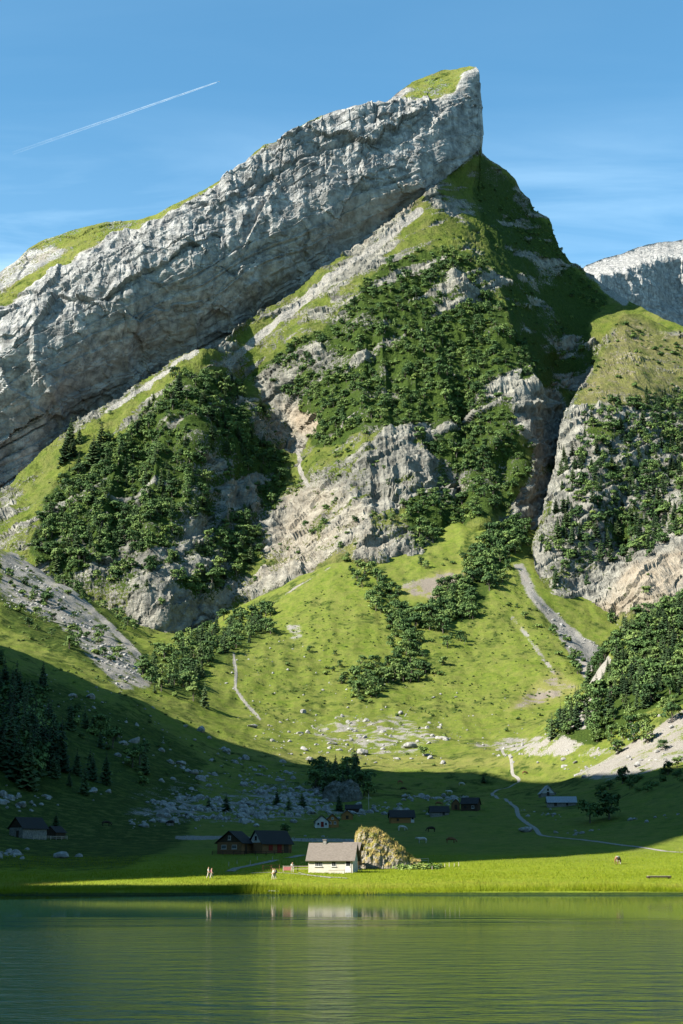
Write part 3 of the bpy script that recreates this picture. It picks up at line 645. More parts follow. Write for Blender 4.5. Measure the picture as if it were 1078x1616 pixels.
Vc = np.stack([VX, VY, VZ], -1)
cov = np.zeros(Vc.shape); cov[..., 0] = 0.75 + 0.6 * fbm(VX / 40, VY / 40, VZ / 40, 4)
me = np_mesh('hillside', Vc.reshape(-1, 3), grid_faces(*VX.shape)[:, ::-1], False, {'cover': cov.reshape(-1, 3)})
tag(link('hillside', me, M_MOUNT), 'steep grassy valley side rising beyond the lake', 'hillside', kind='structure')

# the other sides of the basin, behind the camera and to the right; unseen, added to dim sky light
ang = np.linspace(R(-150), R(62), 150)
rad = np.linspace(0, 1, 30)
A_, Rr = np.meshgrid(ang, rad, indexing='ij')
edge_r = np.where(A_ > R(20), 150.0, 190.0)
top_h = 330 + 90 * np.sin(A_ * 2.3) + 60 * np.sin(A_ * 5.1)
rr_ = edge_r + Rr * 620
HX = 60 + rr_ * np.cos(A_) * 0.9; HY = 40 + rr_ * np.sin(A_) * 0.9
HZ = -4 + top_h * Rr ** 1.15 * np.where(A_ > R(20), 0.9, 1.0) + 22 * fbm(HX / 70, HY / 70, 1.3, 5, ridged=True) * np.clip(Rr * 3, 0, 1)
lim = HX < 0.30 * HY + 45
HZ = np.where(lim & (HY > 60), -8, HZ)
cov = np.zeros(HX.shape + (3,)); cov[..., 0] = 0.75 + 0.6 * fbm(HX / 50, HY / 50, HZ / 50, 4)
gro = np.zeros(HX.shape + (3,)); gro[..., 0] = 0.7; gro[..., 1:] = 0
me = np_mesh('hillside', np.stack([HX, HY, HZ], -1).reshape(-1, 3), grid_faces(*HX.shape), True, {'cover': cov.reshape(-1, 3), 'growth': gro.reshape(-1, 3)})
tag(link('hillside', me, M_MOUNT), 'wooded slopes closing the lake basin behind the near shore', 'hillside', kind='structure')

# ------------------------------------------------------------------ the lake
m, t, b = new_mat('lake_water')
b.inputs['Base Color'].default_value = (0.003, 0.012, 0.010, 1)
b.inputs['Roughness'].default_value = 0.04
b.inputs['IOR'].default_value = 1.19
b.inputs['Specular IOR Level'].default_value = 0.5
geo = N(t, 'ShaderNodeNewGeometry').outputs['Position']
sepw = N(t, 'ShaderNodeSeparateXYZ'); t.links.new(geo, sepw.inputs[0])
w1 = pos_noise(t, 2.6, 3, 0.6, (0.55, 1.0, 1)); w2 = pos_noise(t, 0.75, 3, 0.55, (0.55, 1.0, 1)); w3 = pos_noise(t, 0.03, 3, 0.6, (0.5, 1.6, 1))
calmw = mrange(t, mth(t, 'ADD', sepw.outputs['Y'], mth(t, 'MULTIPLY', mth(t, 'SUBTRACT', w3, 0.5), 70.0)), 76.0, 108.0, 1.0, 0.012)
hgt = mth(t, 'MULTIPLY', mth(t, 'ADD', mth(t, 'MULTIPLY', w1, 0.6), mth(t, 'MULTIPLY', w2, 2.2)), calmw)
bump(t, b, hgt, 1.0, 0.15)
df_ = N(t, 'ShaderNodeBsdfDiffuse'); df_.inputs['Color'].default_value = (0.004, 0.022, 0.024, 1)
mx_ = N(t, 'ShaderNodeMixShader'); mx_.inputs[0].default_value = 0.27; t.links.new(b.outputs[0], mx_.inputs[1]); t.links.new(df_.outputs[0], mx_.inputs[2])
t.links.new(mx_.outputs[0], [n for n in t.nodes if n.type == 'OUTPUT_MATERIAL'][0].inputs['Surface'])
M_WATER = m
lv = np.array([(-700, -300, 0), (700, -300, 0), (700, 260, 0), (-700, 260, 0)], float)
tag(link('lake', np_mesh('lake', lv, np.array([[0, 1, 2, 3]]))), 'dark green mountain lake with fine ripples', 'lake', kind='structure')
bpy.data.objects['lake'].data.materials.append(M_WATER)

# ------------------------------------------------------------------ trees, shrubs
def foliage_mat(name, dark, light, warmc=None):
    m, t, b = new_mat(name)
    oi = N(t, 'ShaderNodeObjectInfo')
    n = pos_noise(t, 0.9, 3, 0.6)
    c = ramp(t, n, [(0.30, dark), (0.70, light)])
    hs = N(t, 'ShaderNodeHueSaturation')
    t.links.new(c, hs.inputs['Color'])
    t.links.new(mrange(t, oi.outputs['Random'], 0, 1, 0.475, 0.535), hs.inputs['Hue'])
    t.links.new(mrange(t, oi.outputs['Random'], 0, 1, 2.1, 0.65), hs.inputs['Value'])
    t.links.new(hs.outputs[0], b.inputs['Base Color'])
    b.inputs['Roughness'].default_value = 0.75
    b.inputs['Specular IOR Level'].default_value = 0.25
    return m
M_LEAF = foliage_mat('broad_leaf', (0.022, 0.048, 0.012), (0.074, 0.118, 0.030))
M_NEEDLE = foliage_mat('spruce_needle', (0.014, 0.032, 0.011), (0.036, 0.060, 0.020))
M_SHRUB = foliage_mat('shrub_leaf', (0.035, 0.068, 0.013), (0.090, 0.130, 0.030))
m, t, b = new_mat('bark')
t.links.new(ramp(t, pos_noise(t, 6, 4, 0.6, (1, 1, 0.2)), [(0.3, (0.05, 0.042, 0.035)), (0.7, (0.15, 0.13, 0.11))]), b.inputs['Base Color'])
M_BARK = m
def tube(rs, segs=6):
    """tapered tube through [(x,y,z,r)...] -> verts, faces"""
    V = []; Fs = []
    for i, (x, y, z, r) in enumerate(rs):
        for k in range(segs):
            a = 2 * math.pi * k / segs
            V.append((x + r * math.cos(a), y + r * math.sin(a), z))
    for i in range(len(rs) - 1):
        for k in range(segs):
            k2 = (k + 1) % segs
            Fs.append((i * segs + k, i * segs + k2, (i + 1) * segs + k2, (i + 1) * segs + k))
    return V, Fs
def join(parts):
    V = []; Fs = []
    for v, f in parts:
        o = len(V); V += [tuple(x) for x in v]; Fs += [tuple(i + o for i in q) for q in f]
    return V, Fs
def pyd(name, vf, smooth=False):
    me = bpy.data.meshes.new(name); me.from_pydata(vf[0], [], vf[1]); me.update()
    if smooth: me.polygons.foreach_set('use_smooth', [True] * len(me.polygons))
    return me
def leaf_cloud(rg, lumps, n, size, out=0.9):
    """small leaf-spray quads over and inside a set of lumps (x,y,z,rx,rz)"""
    V = []; Fs = []
    w = np.array([l[3] ** 2 for l in lumps]); w = w / w.sum()
    for i in range(n):
        l = lumps[rg.choice(len(lumps), p=w)]
        d = rg.normal(size=3); d /= np.linalg.norm(d)
        if d[2] < -0.35: d[2] *= -0.6
        rr = (0.62 + 0.45 * rg.random())
        c = np.array([l[0] + d[0] * l[3] * rr, l[1] + d[1] * l[3] * rr, l[2] + d[2] * l[4] * rr])
        nn = d * out + rg.normal(size=3) * 0.42 + np.array([0, 0, 0.25]); nn /= np.linalg.norm(nn)
        u = np.cross(nn, rg.normal(size=3)); u /= np.linalg.norm(u); v = np.cross(nn, u)
        s1 = size * (0.65 + 0.7 * rg.random()); s2 = s1 * (0.55 + 0.4 * rg.random())
        o = len(V)
        V += [tuple(c - u * s1), tuple(c - v * s2 + nn * s1 * 0.15), tuple(c + u * s1 - nn * s1 * 0.25), tuple(c + v * s2)]
        Fs.append((o, o + 1, o + 2, o + 3))
    return V, Fs
def proto_broadleaf(seed, n=440, wide=0.40):
    rg = np.random.default_rng(seed)
    tr = [tube([(0, 0, -0.10, 0.036), (0.01, 0, 0.15, 0.028), (0.015, 0.01, 0.45, 0.018), (0.02, 0.01, 0.75, 0.006)])]
    lumps = [(0.0, 0.0, 0.58, wide * 0.74, 0.33)]
    for k in range(8):
        a = 2.4 * k + rg.random(); r = wide * (0.35 + 0.40 * rg.random()); z = 0.22 + 0.62 * rg.random() ** 0.9
        r *= math.sqrt(max(0.2, 1.15 - ((z - 0.48) / 0.5) ** 2))
        x, y = r * math.cos(a), r * math.sin(a)
        lumps.append((x, y, z, wide * (0.36 + 0.22 * rg.random()), 0.13 + 0.09 * rg.random()))
        if k < 5: tr.append(tube([(0.012, 0.005, 0.2 + 0.04 * k, 0.014), (x * 0.5, y * 0.5, 0.3 + 0.5 * (z - 0.3) + 0.05, 0.009), (x * 0.95, y * 0.95, z, 0.003)], 4))
    return join(tr), leaf_cloud(rg, lumps, n, 0.058)
def proto_shrub(seed, n=260):
    rg = np.random.default_rng(seed)
    lumps = []
    for k in range(7):
        a = 2.4 * k + rg.random(); r = 0.42 * rg.random() ** 0.6
        lumps.append((r * math.cos(a), r * math.sin(a), 0.20 + 0.38 * rg.random() * (1 - r), 0.22 + 0.16 * rg.random(), 0.22 + 0.16 * rg.random()))
    st = [tube([(0, 0, -0.12, 0.03), (l[0] * 0.5, l[1] * 0.5, l[2] * 0.6, 0.018), (l[0], l[1], l[2], 0.006)], 4) for l in lumps[:4]]
    return join(st), leaf_cloud(rg, lumps, n, 0.095)
def proto_spruce(seed, whorls=17):
    rg = np.random.default_rng(seed)
    tr = tube([(0, 0, -0.06, 0.020), (0, 0, 0.3, 0.014), (0, 0, 0.7, 0.007), (0, 0, 0.99, 0.002)])
    V = []; Fs = []
    for w in range(whorls):
        f = w / (whorls - 1)
        z = 0.10 + 0.86 * f ** 0.92
        L = (0.20 * (1 - f) ** 0.85 + 0.016) * (0.8 + 0.35 * rg.random())
        nb = 8 if f < 0.7 else 6
        for k in range(nb):
            a = 2 * math.pi * (k + rg.random() * 0.7) / nb + w
            l = L * (0.7 + 0.5 * rg.random()); d = np.array([math.cos(a), math.sin(a), 0]); s = np.array([-d[1], d[0], 0])
            z0 = z + 0.02 * rg.normal()
            drop = 0.22 + 0.3 * rg.random()
            p0 = np.array([0, 0, z0]); p1 = p0 + d * l * 0.55 + np.array([0, 0, -l * drop * 0.5]); p2 = p0 + d * l + np.array([0, 0, -l * drop * 0.75])
            wd = l * 0.36
            o = len(V)
            V += [tuple(p0), tuple(p1 + s * wd + np.array([0, 0, -wd * 0.7])), tuple(p2), tuple(p1 - s * wd + np.array([0, 0, -wd * 0.7])), tuple(p1 + np.array([0, 0, wd * 0.12]))]
            Fs += [(o, o + 1, o + 4), (o + 1, o + 2, o + 4), (o + 2, o + 3, o + 4), (o + 3, o, o + 4)]
    V += [(0, 0, 1.0), (0.008, 0, 0.93), (-0.004, 0.007, 0.93), (-0.004, -0.007, 0.93)]
    o = len(V) - 4; Fs += [(o, o + 1, o + 2), (o, o + 2, o + 3), (o, o + 3, o + 1)]
    return tr, (V, Fs)
KIND = {}
def make_kind(kind, protos, leafmat):
    out = []
    for tr, cr in protos:
        tm = pyd(kind + '_trunk', tr); tm.materials.append(M_BARK)
        cm = pyd(kind + '_crown', cr); cm.materials.append(leafmat)
        V, Fs = join([tr, cr]); wm = pyd(kind + '_whole', (V, Fs)); wm.materials.append(M_BARK); wm.materials.append(leafmat)
        wm.polygons.foreach_set('material_index', [0] * len(tr[1]) + [1] * len(cr[1]))
        out.append((tm, cm, wm))
    KIND[kind] = out
make_kind('broadleaf_tree', [proto_broadleaf(11), proto_broadleaf(12, wide=0.46), proto_broadleaf(13, wide=0.36), proto_broadleaf(14, 480, 0.43)], M_LEAF)
make_kind('spruce_tree', [proto_spruce(21), proto_spruce(22, 15), proto_spruce(23, 19)], M_NEEDLE)
make_kind('shrub', [proto_shrub(31), proto_shrub(32), proto_shrub(33)], M_SHRUB)
def put_tree(kind, p, h, label, group, wid=1.0):
    tm, cm, wm = random.choice(KIND[kind])
    e = empty(kind, (p[0], p[1], p[2]), random.uniform(0, 6.28))
    e.scale = (h * wid, h * wid, h)
    a = bpy.data.objects.new('trunk' if kind != 'shrub' else 'stem', tm); COL.objects.link(a); a.parent = e
    a = bpy.data.objects.new('crown' if kind != 'shrub' else 'foliage', cm); COL.objects.link(a); a.parent = e
    tag(e, label, {'broadleaf_tree': 'tree', 'spruce_tree': 'spruce', 'shrub': 'shrub'}[kind], group)
    return e
def scatter_stuff(name, label, cat, meshes, P, H, Wd, tilt=0.0):
    """one object that scatters copies of a few meshes over its own points (what nobody could count)"""
    if len(P) == 0: return
    me = bpy.data.meshes.new(name + '_points'); me.vertices.add(len(P)); me.vertices.foreach_set('co', np.asarray(P, np.float32).ravel())
    a = me.attributes.new('size', 'FLOAT_VECTOR', 'POINT')
    a.data.foreach_set('vector', np.stack([np.asarray(H) * np.asarray(Wd), np.asarray(H) * np.asarray(Wd), np.asarray(H)], -1).astype(np.float32).ravel())
    a = me.attributes.new('turn', 'FLOAT_VECTOR', 'POINT')
    rt = rng.normal(size=(len(P), 3)) * tilt; rt[:, 2] = rng.random(len(P)) * 6.283
    a.data.foreach_set('vector', rt.astype(np.float32).ravel())
    a = me.attributes.new('which', 'INT', 'POINT'); a.data.foreach_set('value', rng.integers(0, len(meshes), len(P)).astype(np.int32))
    o = link(name, me)
    src = bpy.data.collections.new(name + '_source')
    for i, wm in enumerate(meshes):
        po = bpy.data.objects.new('source_%02d_%s' % (i, name), wm); src.objects.link(po)
    g = bpy.data.node_groups.new(name + '_scatter', 'GeometryNodeTree')
    g.interface.new_socket('Geometry', in_out='INPUT', socket_type='NodeSocketGeometry')
    g.interface.new_socket('Geometry', in_out='OUTPUT', socket_type='NodeSocketGeometry')
    gi = g.nodes.new('NodeGroupInput'); go = g.nodes.new('NodeGroupOutput')
    iop = g.nodes.new('GeometryNodeInstanceOnPoints'); ci = g.nodes.new('GeometryNodeCollectionInfo')
    ci.inputs['Collection'].default_value = src; ci.inputs['Separate Children'].default_value = True; ci.inputs['Reset Children'].default_value = True
    def na(nm, dt):
        n = g.nodes.new('GeometryNodeInputNamedAttribute'); n.data_type = dt; n.inputs['Name'].default_value = nm; return n.outputs['Attribute']
    iop.inputs['Pick Instance'].default_value = True
    g.links.new(gi.outputs[0], iop.inputs['Points']); g.links.new(ci.outputs[0], iop.inputs['Instance'])
    g.links.new(na('which', 'INT'), iop.inputs['Instance Index'])
    e2r = g.nodes.new('FunctionNodeEulerToRotation'); g.links.new(na('turn', 'FLOAT_VECTOR'), e2r.inputs[0]); g.links.new(e2r.outputs[0], iop.inputs['Rotation'])
    g.links.new(na('size', 'FLOAT_VECTOR'), iop.inputs['Scale'])
    g.links.new(iop.outputs[0], go.inputs[0])
    md = o.modifiers.new('scatter', 'NODES'); md.node_group = g
    tag(o, label, cat, kind='stuff')
    return o

# where they grow -------------------------------------------------------------
PLANTS = []        # (kind, x, y, z, height, width, place)
def grow_on_mountain(poly, prob, kinds, h0, h1, place, step=6, extra=None):
    xs_ = [p[0] for p in poly]; ys_ = [p[1] for p in poly]
    for r in range(0, MV.shape[0], step):
        cidx = np.arange(0, MV.shape[1], step)
        rr = np.clip(r + rng.integers(-step // 2, step // 2 + 1, len(cidx)), 0, MV.shape[0] - 1); cc = np.clip(cidx + rng.integers(-step // 2, step // 2 + 1, len(cidx)), 0, MV.shape[1] - 1)
        px, py = PXg[rr, cc], PYg[rr, cc]
        ok = (px > min(xs_)) & (px < max(xs_)) & (py > min(ys_)) & (py < max(ys_))
        if not ok.any(): continue
        rr, cc, px, py = rr[ok], cc[ok], px[ok], py[ok]
        sd = poly_sd(px, py, poly) + jit[rr, cc] * 2.2
        den = prob * sstep(-8, 14, sd) * np.clip(0.80 + 0.9 * patch[rr, cc] + 0.9 * patch2[rr, cc], 0.05, 1.3) * (0.08 + 0.92 * sstep(0.2, 0.55, grass[rr, cc])) * (1 - 0.75 * sstep(0.08, 0.26, ledge[rr, cc]))
        den = np.where(is_rs[rr, cc], np.maximum(den, 0.42 * prob * sstep(-8, 14, sd) * (h1 > 9) * (prob > 1)), den)
        keep = (rng.random(len(rr)) < den) & ~is_cl[rr, cc] & (scree[rr, cc] < 0.5)
        for i in np.where(keep)[0]:
            P = MV[rr[i], cc[i]]; k = random.choice(kinds)
            h = random.uniform(h0 * 0.65, h1 * 1.05) * (0.55 if k == 'shrub' else 1.0) * (1.45 if k == 'spruce_tree' else 1.0)
            PLANTS.append((k, P[0], P[1] + 0.4, P[2] - 0.06 * h, h, random.uniform(0.85, 1.25), place))
B, S, U = 'broadleaf_tree', 'spruce_tree', 'shrub'
grow_on_mountain(LSP, 1.0, [B, B, B, B, U, U, S], 5.5, 11.5, 'left spur', 4)
grow_on_mountain([(105, 760), (110, 700), (160, 670), (180, 690), (150, 750)], 0.30, [S], 17, 24, 'left spur')
grow_on_mountain([(240, 650), (255, 585), (300, 570), (300, 640), (260, 680)], 0.30, [S], 17, 24, 'left spur')
grow_on_mountain(MFP, 1.15, [B, B, B, U, U], 5, 10.5, 'middle face', 4)
grow_on_mountain([(420, 760), (480, 720), (560, 690), (640, 700), (640, 800), (600, 880), (540, 870), (440, 880), (400, 930)], 0.75, [U, U, U, B], 3, 7, 'lower crag', 4)
grow_on_mountain([(790, 470), (840, 470), (900, 500), (950, 570), (940, 600), (890, 620), (850, 580), (800, 530)], 0.55, [B, U, U], 6, 10, 'ravine rim')
grow_on_mountain([(620, 400), (700, 380), (760, 400), (800, 440), (850, 480), (780, 480), (700, 450)], 0.35, [U, U, B], 6, 9, 'middle face', 5)
grow_on_mountain(RSP, 1.7, [B, B, S, S, U], 6.5, 11, 'right crag', 5)
grow_on_mountain([(930, 600), (985, 510), (1078, 545), (1180, 570), (1180, 640), (1000, 630)], 0.16, [U], 7, 12, 'right crag', 7)
grow_on_mountain([(840, 880), (900, 870), (1000, 900), (1078, 940), (1180, 900), (1180, 1000), (930, 1000), (860, 940)], 0.22, [U, B, S], 5, 9, 'right crag', 5)
grow_on_mountain([(730, 850), (790, 825), (835, 820), (840, 860), (790, 900), (730, 900)], 0.4, [B, U], 8, 12, 'ravine foot')

def grow_in_valley(poly, spacing, prob, kinds, h0, h1, place, w=12.0):
    xs_ = [p[0] for p in poly]; ys_ = [p[1] for p in poly]
    ok = (gpx > min(xs_) - 10) & (gpx < max(xs_) + 10) & (gpy > min(ys_) - 10) & (gpy < max(ys_) + 10)
    if not ok.any(): return
    x0, x1, y0, y1 = GX[ok].min(), GX[ok].max(), GYy[ok].min(), GYy[ok].max()
    gx, gy = np.meshgrid(np.arange(x0, x1, spacing), np.arange(y0, y1, spacing))
    gx = (gx + (rng.random(gx.shape) - 0.5) * spacing).ravel(); gy = (gy + (rng.random(gy.shape) - 0.5) * spacing).ravel()
    gz = g_height(gx, gy); px, py = proj(np.stack([gx, gy, gz], -1))
    sd = poly_sd(px, py, poly) + 10 * fbm(gx / 14, gy / 14, 6.1, 3)
    keep = rng.random(len(gx)) < prob * sstep(-w, w, sd) * np.clip(0.9 + 1.1 * fbm(gx / 20, gy / 20, 1.1, 3), 0.1, 1.3)
    for i in np.where(keep)[0]:
        k = random.choice(kinds); h = random.uniform(h0 * 0.6, h1) * (0.5 if k == U else 1.0) * (1.4 if k == S else 1.0)
        PLANTS.append((k, gx[i], gy[i], gz[i] - 0.04 * h, h, random.uniform(0.85, 1.2), place))
grow_in_valley([(550, 892), (600, 925), (650, 955), (668, 1000), (645, 1030), (612, 1012), (600, 955), (560, 915)], 5.0, 0.85, [B, B, B, U], 7, 11.5, 'fan')
grow_in_valley([(662, 985), (690, 945), (720, 920), (742, 930), (758, 950), (752, 975), (720, 985), (690, 1005)], 5.0, 0.9, [B], 8, 12, 'fan')
grow_in_valley([(735, 905), (755, 870), (790, 840), (828, 832), (830, 855), (805, 880), (790, 915), (765, 935), (735, 925)], 5.0, 0.9, [B], 9, 13, 'ravine foot')
grow_in_valley([(548, 1082), (565, 1052), (600, 1052), (640, 1038), (690, 1030), (708, 1055), (670, 1082), (630, 1080), (600, 1100), (560, 1108)], 4.6, 0.75, [B, B, U], 6, 9.5, 'fan')
grow_in_valley([(430, 1050), (470, 1030), (530, 1035), (560, 1060), (540, 1090), (470, 1065)], 6, 0.20, [U, B], 5, 8, 'fan')
grow_in_valley([(650, 890), (700, 880), (760, 860), (740, 900), (690, 905)], 6, 0.30, [U, B], 5, 8, 'fan')
grow_in_valley([(810, 960), (850, 960), (920, 1040), (930, 1070), (900, 1060), (850, 1000)], 5, 0.34, [U, U, B], 5, 9, 'fan')
grow_in_valley([(660, 1010), (720, 1000), (730, 1030), (690, 1040)], 6, 0.25, [B, U], 6, 9, 'fan')
grow_in_valley([(215, 1068), (240, 1040), (270, 1030), (310, 1015), (340, 1000), (390, 968), (425, 972), (432, 996), (380, 1018), (335, 1048), (300, 1075), (325, 1105), (270, 1098)], 5, 0.80, [B, B, B, U, S], 6.5, 10.5, 'scree foot')
grow_in_valley([(0, 890), (0, 970), (60, 1010), (150, 1060), (200, 1040), (110, 960), (60, 930)], 5.5, 0.16, [U, U, B, B], 6, 9.5, 'scree slope')
grow_in_valley([(20, 880), (100, 905), (200, 975), (240, 1030), (220, 1020), (130, 950)], 5.5, 0.14, [U, B], 6, 9, 'scree slope')
grow_in_valley([(880, 1160), (930, 1112), (948, 1055), (978, 1014), (1030, 982), (1078, 958), (1200, 905), (1200, 1090), (1078, 1095), (1040, 1105), (985, 1140), (940, 1168)], 3.7, 0.92, [B, B, B, S, S], 5.5, 10, 'forested knoll', 14)
grow_in_valley([(960, 1190), (1000, 1165), (1078, 1120), (1120, 1120), (1078, 1160), (1000, 1195)], 6, 0.30, [B, B, U], 6, 9, 'right scree')
grow_in_valley([(960, 1250), (1000, 1236), (1078, 1205), (1120, 1200), (1120, 1220), (1078, 1225), (1000, 1250)], 4.5, 0.55, [U, B], 4, 7, 'right scree')
grow_in_valley([(600, 1130), (720, 1110), (860, 1130), (900, 1160), (760, 1170), (640, 1165)], 7, 0.10, [U], 4, 7, 'boulder apron')
grow_in_valley([(0, 1105), (40, 1120), (90, 1170), (110, 1215), (60, 1240), (0, 1235)], 4.2, 0.9, [S, S, B], 9, 13, 'shaded slope')
grow_in_valley([(85, 1215), (110, 1200), (170, 1235), (160, 1248), (90, 1245)], 4.2, 0.7, [S], 5, 8, 'shaded slope')
grow_in_valley([(90, 1140), (150, 1145), (240, 1215), (230, 1235), (180, 1200), (110, 1165)], 5, 0.45, [B, S, U], 6, 9, 'shaded slope')
grow_in_valley([(500, 1250), (510, 1222), (560, 1222), (575, 1252), (540, 1258)], 4, 0.85, [B, S], 6, 9, 'dark knoll')
grow_in_valley([(0, 1035), (100, 1085), (60, 1110), (0, 1100)], 7, 0.25, [B, U, S], 6, 9, 'shaded slope')
grow_in_valley([(340, 1050), (420, 990), (540, 900), (620, 930), (680, 1000), (820, 900), (850, 960), (920, 1060), (880, 1130), (700, 1130), (560, 1120), (400, 1140)], 3.2, 0.26, [U], 0.9, 3.0, 'fan')
grow_in_valley([(930, 1178), (1040, 1120), (1078, 1098), (1160, 1105), (1078, 1122), (985, 1168)], 4, 0.6, [U, B], 4, 8, 'forested knoll')
grow_in_valley([(60, 1060), (220, 1090), (330, 1150), (460, 1200), (700, 1200), (900, 1200), (900, 1220), (500, 1225), (200, 1240), (60, 1180)], 5.0, 0.16, [U], 1.2, 3.4, 'boulder apron')
grow_in_valley([(0, 890), (120, 920), (330, 1040), (300, 1110), (180, 1090), (60, 1030), (0, 1000)], 4.5, 0.22, [U], 1.5, 4.0, 'scree slope')
grow_on_mountain([(640, 395), (745, 345), (800, 280), (860, 350), (950, 470), (940, 540), (860, 470), (760, 390)], 0.22, [U], 2, 5.5, 'ravine rim', 4)
grow_on_mountain(DKP, 0.30, [U, U, B], 2.5, 7, 'ravine rim', 4)
grow_on_mountain([(930, 600), (985, 505), (1078, 540), (1180, 570), (1180, 640), (1000, 640), (910, 650)], 0.35, [U], 2, 7, 'right crag', 5)
grow_on_mountain([(30, 810), (120, 695), (230, 610), (320, 555), (345, 575), (230, 640), (90, 780)], 0.12, [U, U, B], 3, 8, 'left spur', 5)
PLACE = {
    'left spur': 'on the wooded spur below the cliff', 'middle face': 'on the mountain middle face', 'lower crag': 'on the bare crag above the grassy fan',
    'ravine rim': 'at the rim of the deep ravine', 'right crag': 'on the rocky spur across the ravine', 'ravine foot': 'in the gully mouth above the fan',
    'fan': 'on the sunlit grassy fan', 'scree foot': 'at the foot of the left scree', 'scree slope': 'on the left scree slope', 'forested knoll': 'in the wood above the right scree',
    'right scree': 'on the right scree slope', 'boulder apron': 'among stones at the fan foot', 'shaded slope': 'on the dark shaded left slope', 'dark knoll': 'on the dark rocky knoll by the boulders'}
LOOK = {B: 'leafy broadleaf tree', S: 'dark narrow spruce', U: 'bushy green shrub'}
def placed(items, key, pos, size):
    """say of each item how big it is among its neighbours and whereabouts in its wood or field it stands"""
    byp = {}
    for it in items: byp.setdefault(key(it), []).append(it)
    for k_, lst in byp.items():
        pp = np.array([proj(np.array(pos(i_))) for i_ in lst]); sz = np.array([size(i_) for i_ in lst])
        n_ = len(lst); rx = pp[:, 0].argsort().argsort() / max(1, n_ - 1); ry = pp[:, 1].argsort().argsort() / max(1, n_ - 1); rs_ = sz.argsort().argsort() / max(1, n_ - 1)
        for it, a, b_, c_ in zip(lst, rx, ry, rs_):
            h_ = ['far left', 'left', 'centre', 'right', 'far right'][min(4, int(a * 5))]; v_ = ['top', 'middle', 'bottom'][min(2, int(b_ * 3))]
            yield it, (v_ + ' ' + h_), ['small', 'mid-sized', 'large'][min(2, int(c_ * 3))]
for kind, cap in ((B, 290), (S, 230), (U, 280)):
    L = [p for p in PLANTS if p[0] == kind]
    def vis(p):
        px, py = proj(np.array(p[1:4])); return p[4] / p[2] * (1.0 if (-5 < px < 1083 and py < 1616) else 0.0)
    L.sort(key=vis, reverse=True)
    for p, where, sz in placed(L[:cap], lambda p: p[6], lambda p: p[1:4], lambda p: p[4]):
        pl = PLACE[p[6]]
        put_tree(kind, p[1:4], p[4], sz + ' ' + LOOK[kind] + ' ' + pl + ', ' + where, {B: 'broadleaf trees ', S: 'spruces ', U: 'shrubs '}[kind] + pl, p[5])
    rest = L[cap:]
    nm = {B: 'woodland', S: 'spruce_woodland', U: 'scrub'}[kind]
    scatter_stuff(nm, {B: 'broadleaf woodland covering the far mountain faces', S: 'scattered dark spruces far up the mountain', U: 'low green scrub over the mountain faces'}[kind],
                  'woodland', [k[2] for k in KIND[kind]], [p[1:4] for p in rest], [p[4] for p in rest], [p[5] for p in rest], 0.05)
print('PLANTS', {k: sum(1 for p in PLANTS if p[0] == k) for k in (B, S, U)})
# ------------------------------------------------------------------ boulders
def stone_material(name, lo, hi, sc):
    m, t, b = new_mat(name)
    n = pos_noise(t, sc, 6, 0.65); c = ramp(t, n, [(0.3, lo), (0.7, hi)])
    lich = pos_noise(t, sc * 0.35, 4, 0.6)
    c = mixc(t, mrange(t, lich, 0.55, 0.68, 0, 0.5), c, (0.07, 0.075, 0.045))
    t.links.new(c, b.inputs['Base Color']); bump(t, b, n, 0.7, 0.25)
    return m
M_STONE = stone_material('limestone_block', (0.11, 0.11, 0.106), (0.33, 0.326, 0.314), 1.1)
def rock_mesh(seed, sub=2, flat=0.8):
    rg = np.random.default_rng(seed)
    bm = bmesh.new(); bmesh.ops.create_icosphere(bm, subdivisions=sub, radius=1.0)
    Nn = rg.normal(size=(13, 3)); Nn /= np.linalg.norm(Nn, axis=1, keepdims=True); Hh = 0.55 + 0.4 * rg.random(13)
    st = np.array([1.0 + 0.3 * rg.random(), 0.75 + 0.25 * rg.random(), flat])
    for v in bm.verts:
        d = np.array(v.co); d /= np.linalg.norm(d)
        r = min([1.05] + [h / max(float(d @ n), 0.08) for n, h in zip(Nn, Hh)])
        v.co = d * r * st * (1 + 0.05 * rg.normal())
    me = bpy.data.meshes.new('boulder'); bm.to_mesh(me); bm.free(); me.materials.append(M_STONE)
    return me
ROCKS = [rock_mesh(40 + i, 2, 0.62 + 0.06 * i) for i in range(6)]
STONES = []
def strew(poly, spacing, prob, s0, s1, place, power=2.5):
    xs_ = [p[0] for p in poly]; ys_ = [p[1] for p in poly]
    ok = (gpx > min(xs_) - 6) & (gpx < max(xs_) + 6) & (gpy > min(ys_) - 6) & (gpy < max(ys_) + 6)
    if not ok.any(): return
    x0, x1, y0, y1 = GX[ok].min(), GX[ok].max(), GYy[ok].min(), GYy[ok].max()
    gx, gy = np.meshgrid(np.arange(x0, x1, spacing), np.arange(y0, y1, spacing))
    gx = (gx + (rng.random(gx.shape) - 0.5) * spacing * 1.4).ravel(); gy = (gy + (rng.random(gy.shape) - 0.5) * spacing * 1.4).ravel()
    gz = g_height(gx, gy); px, py = proj(np.stack([gx, gy, gz], -1))
    sd = poly_sd(px, py, poly) + 7 * fbm(gx / 9, gy / 9, 3.9, 3)
    keep = rng.random(len(gx)) < prob * sstep(-5, 7, sd) * np.clip(0.7 + 1.8 * fbm(gx / 12, gy / 12, 9.1, 3), 0.04, 1.4)
    for i in np.where(keep)[0]:
        s = s0 + (s1 - s0) * random.random() ** power
        STONES.append((gx[i], gy[i], gz[i] + random.uniform(-0.1, 0.16) * s, s, place))
strew([(195, 1292), (240, 1262), (300, 1242), (400, 1234), (480, 1246), (560, 1252), (590, 1288), (480, 1297), (420, 1303), (300, 1305), (200, 1300)], 1.9, 0.62, 0.25, 1.9, 'field', 2.6)
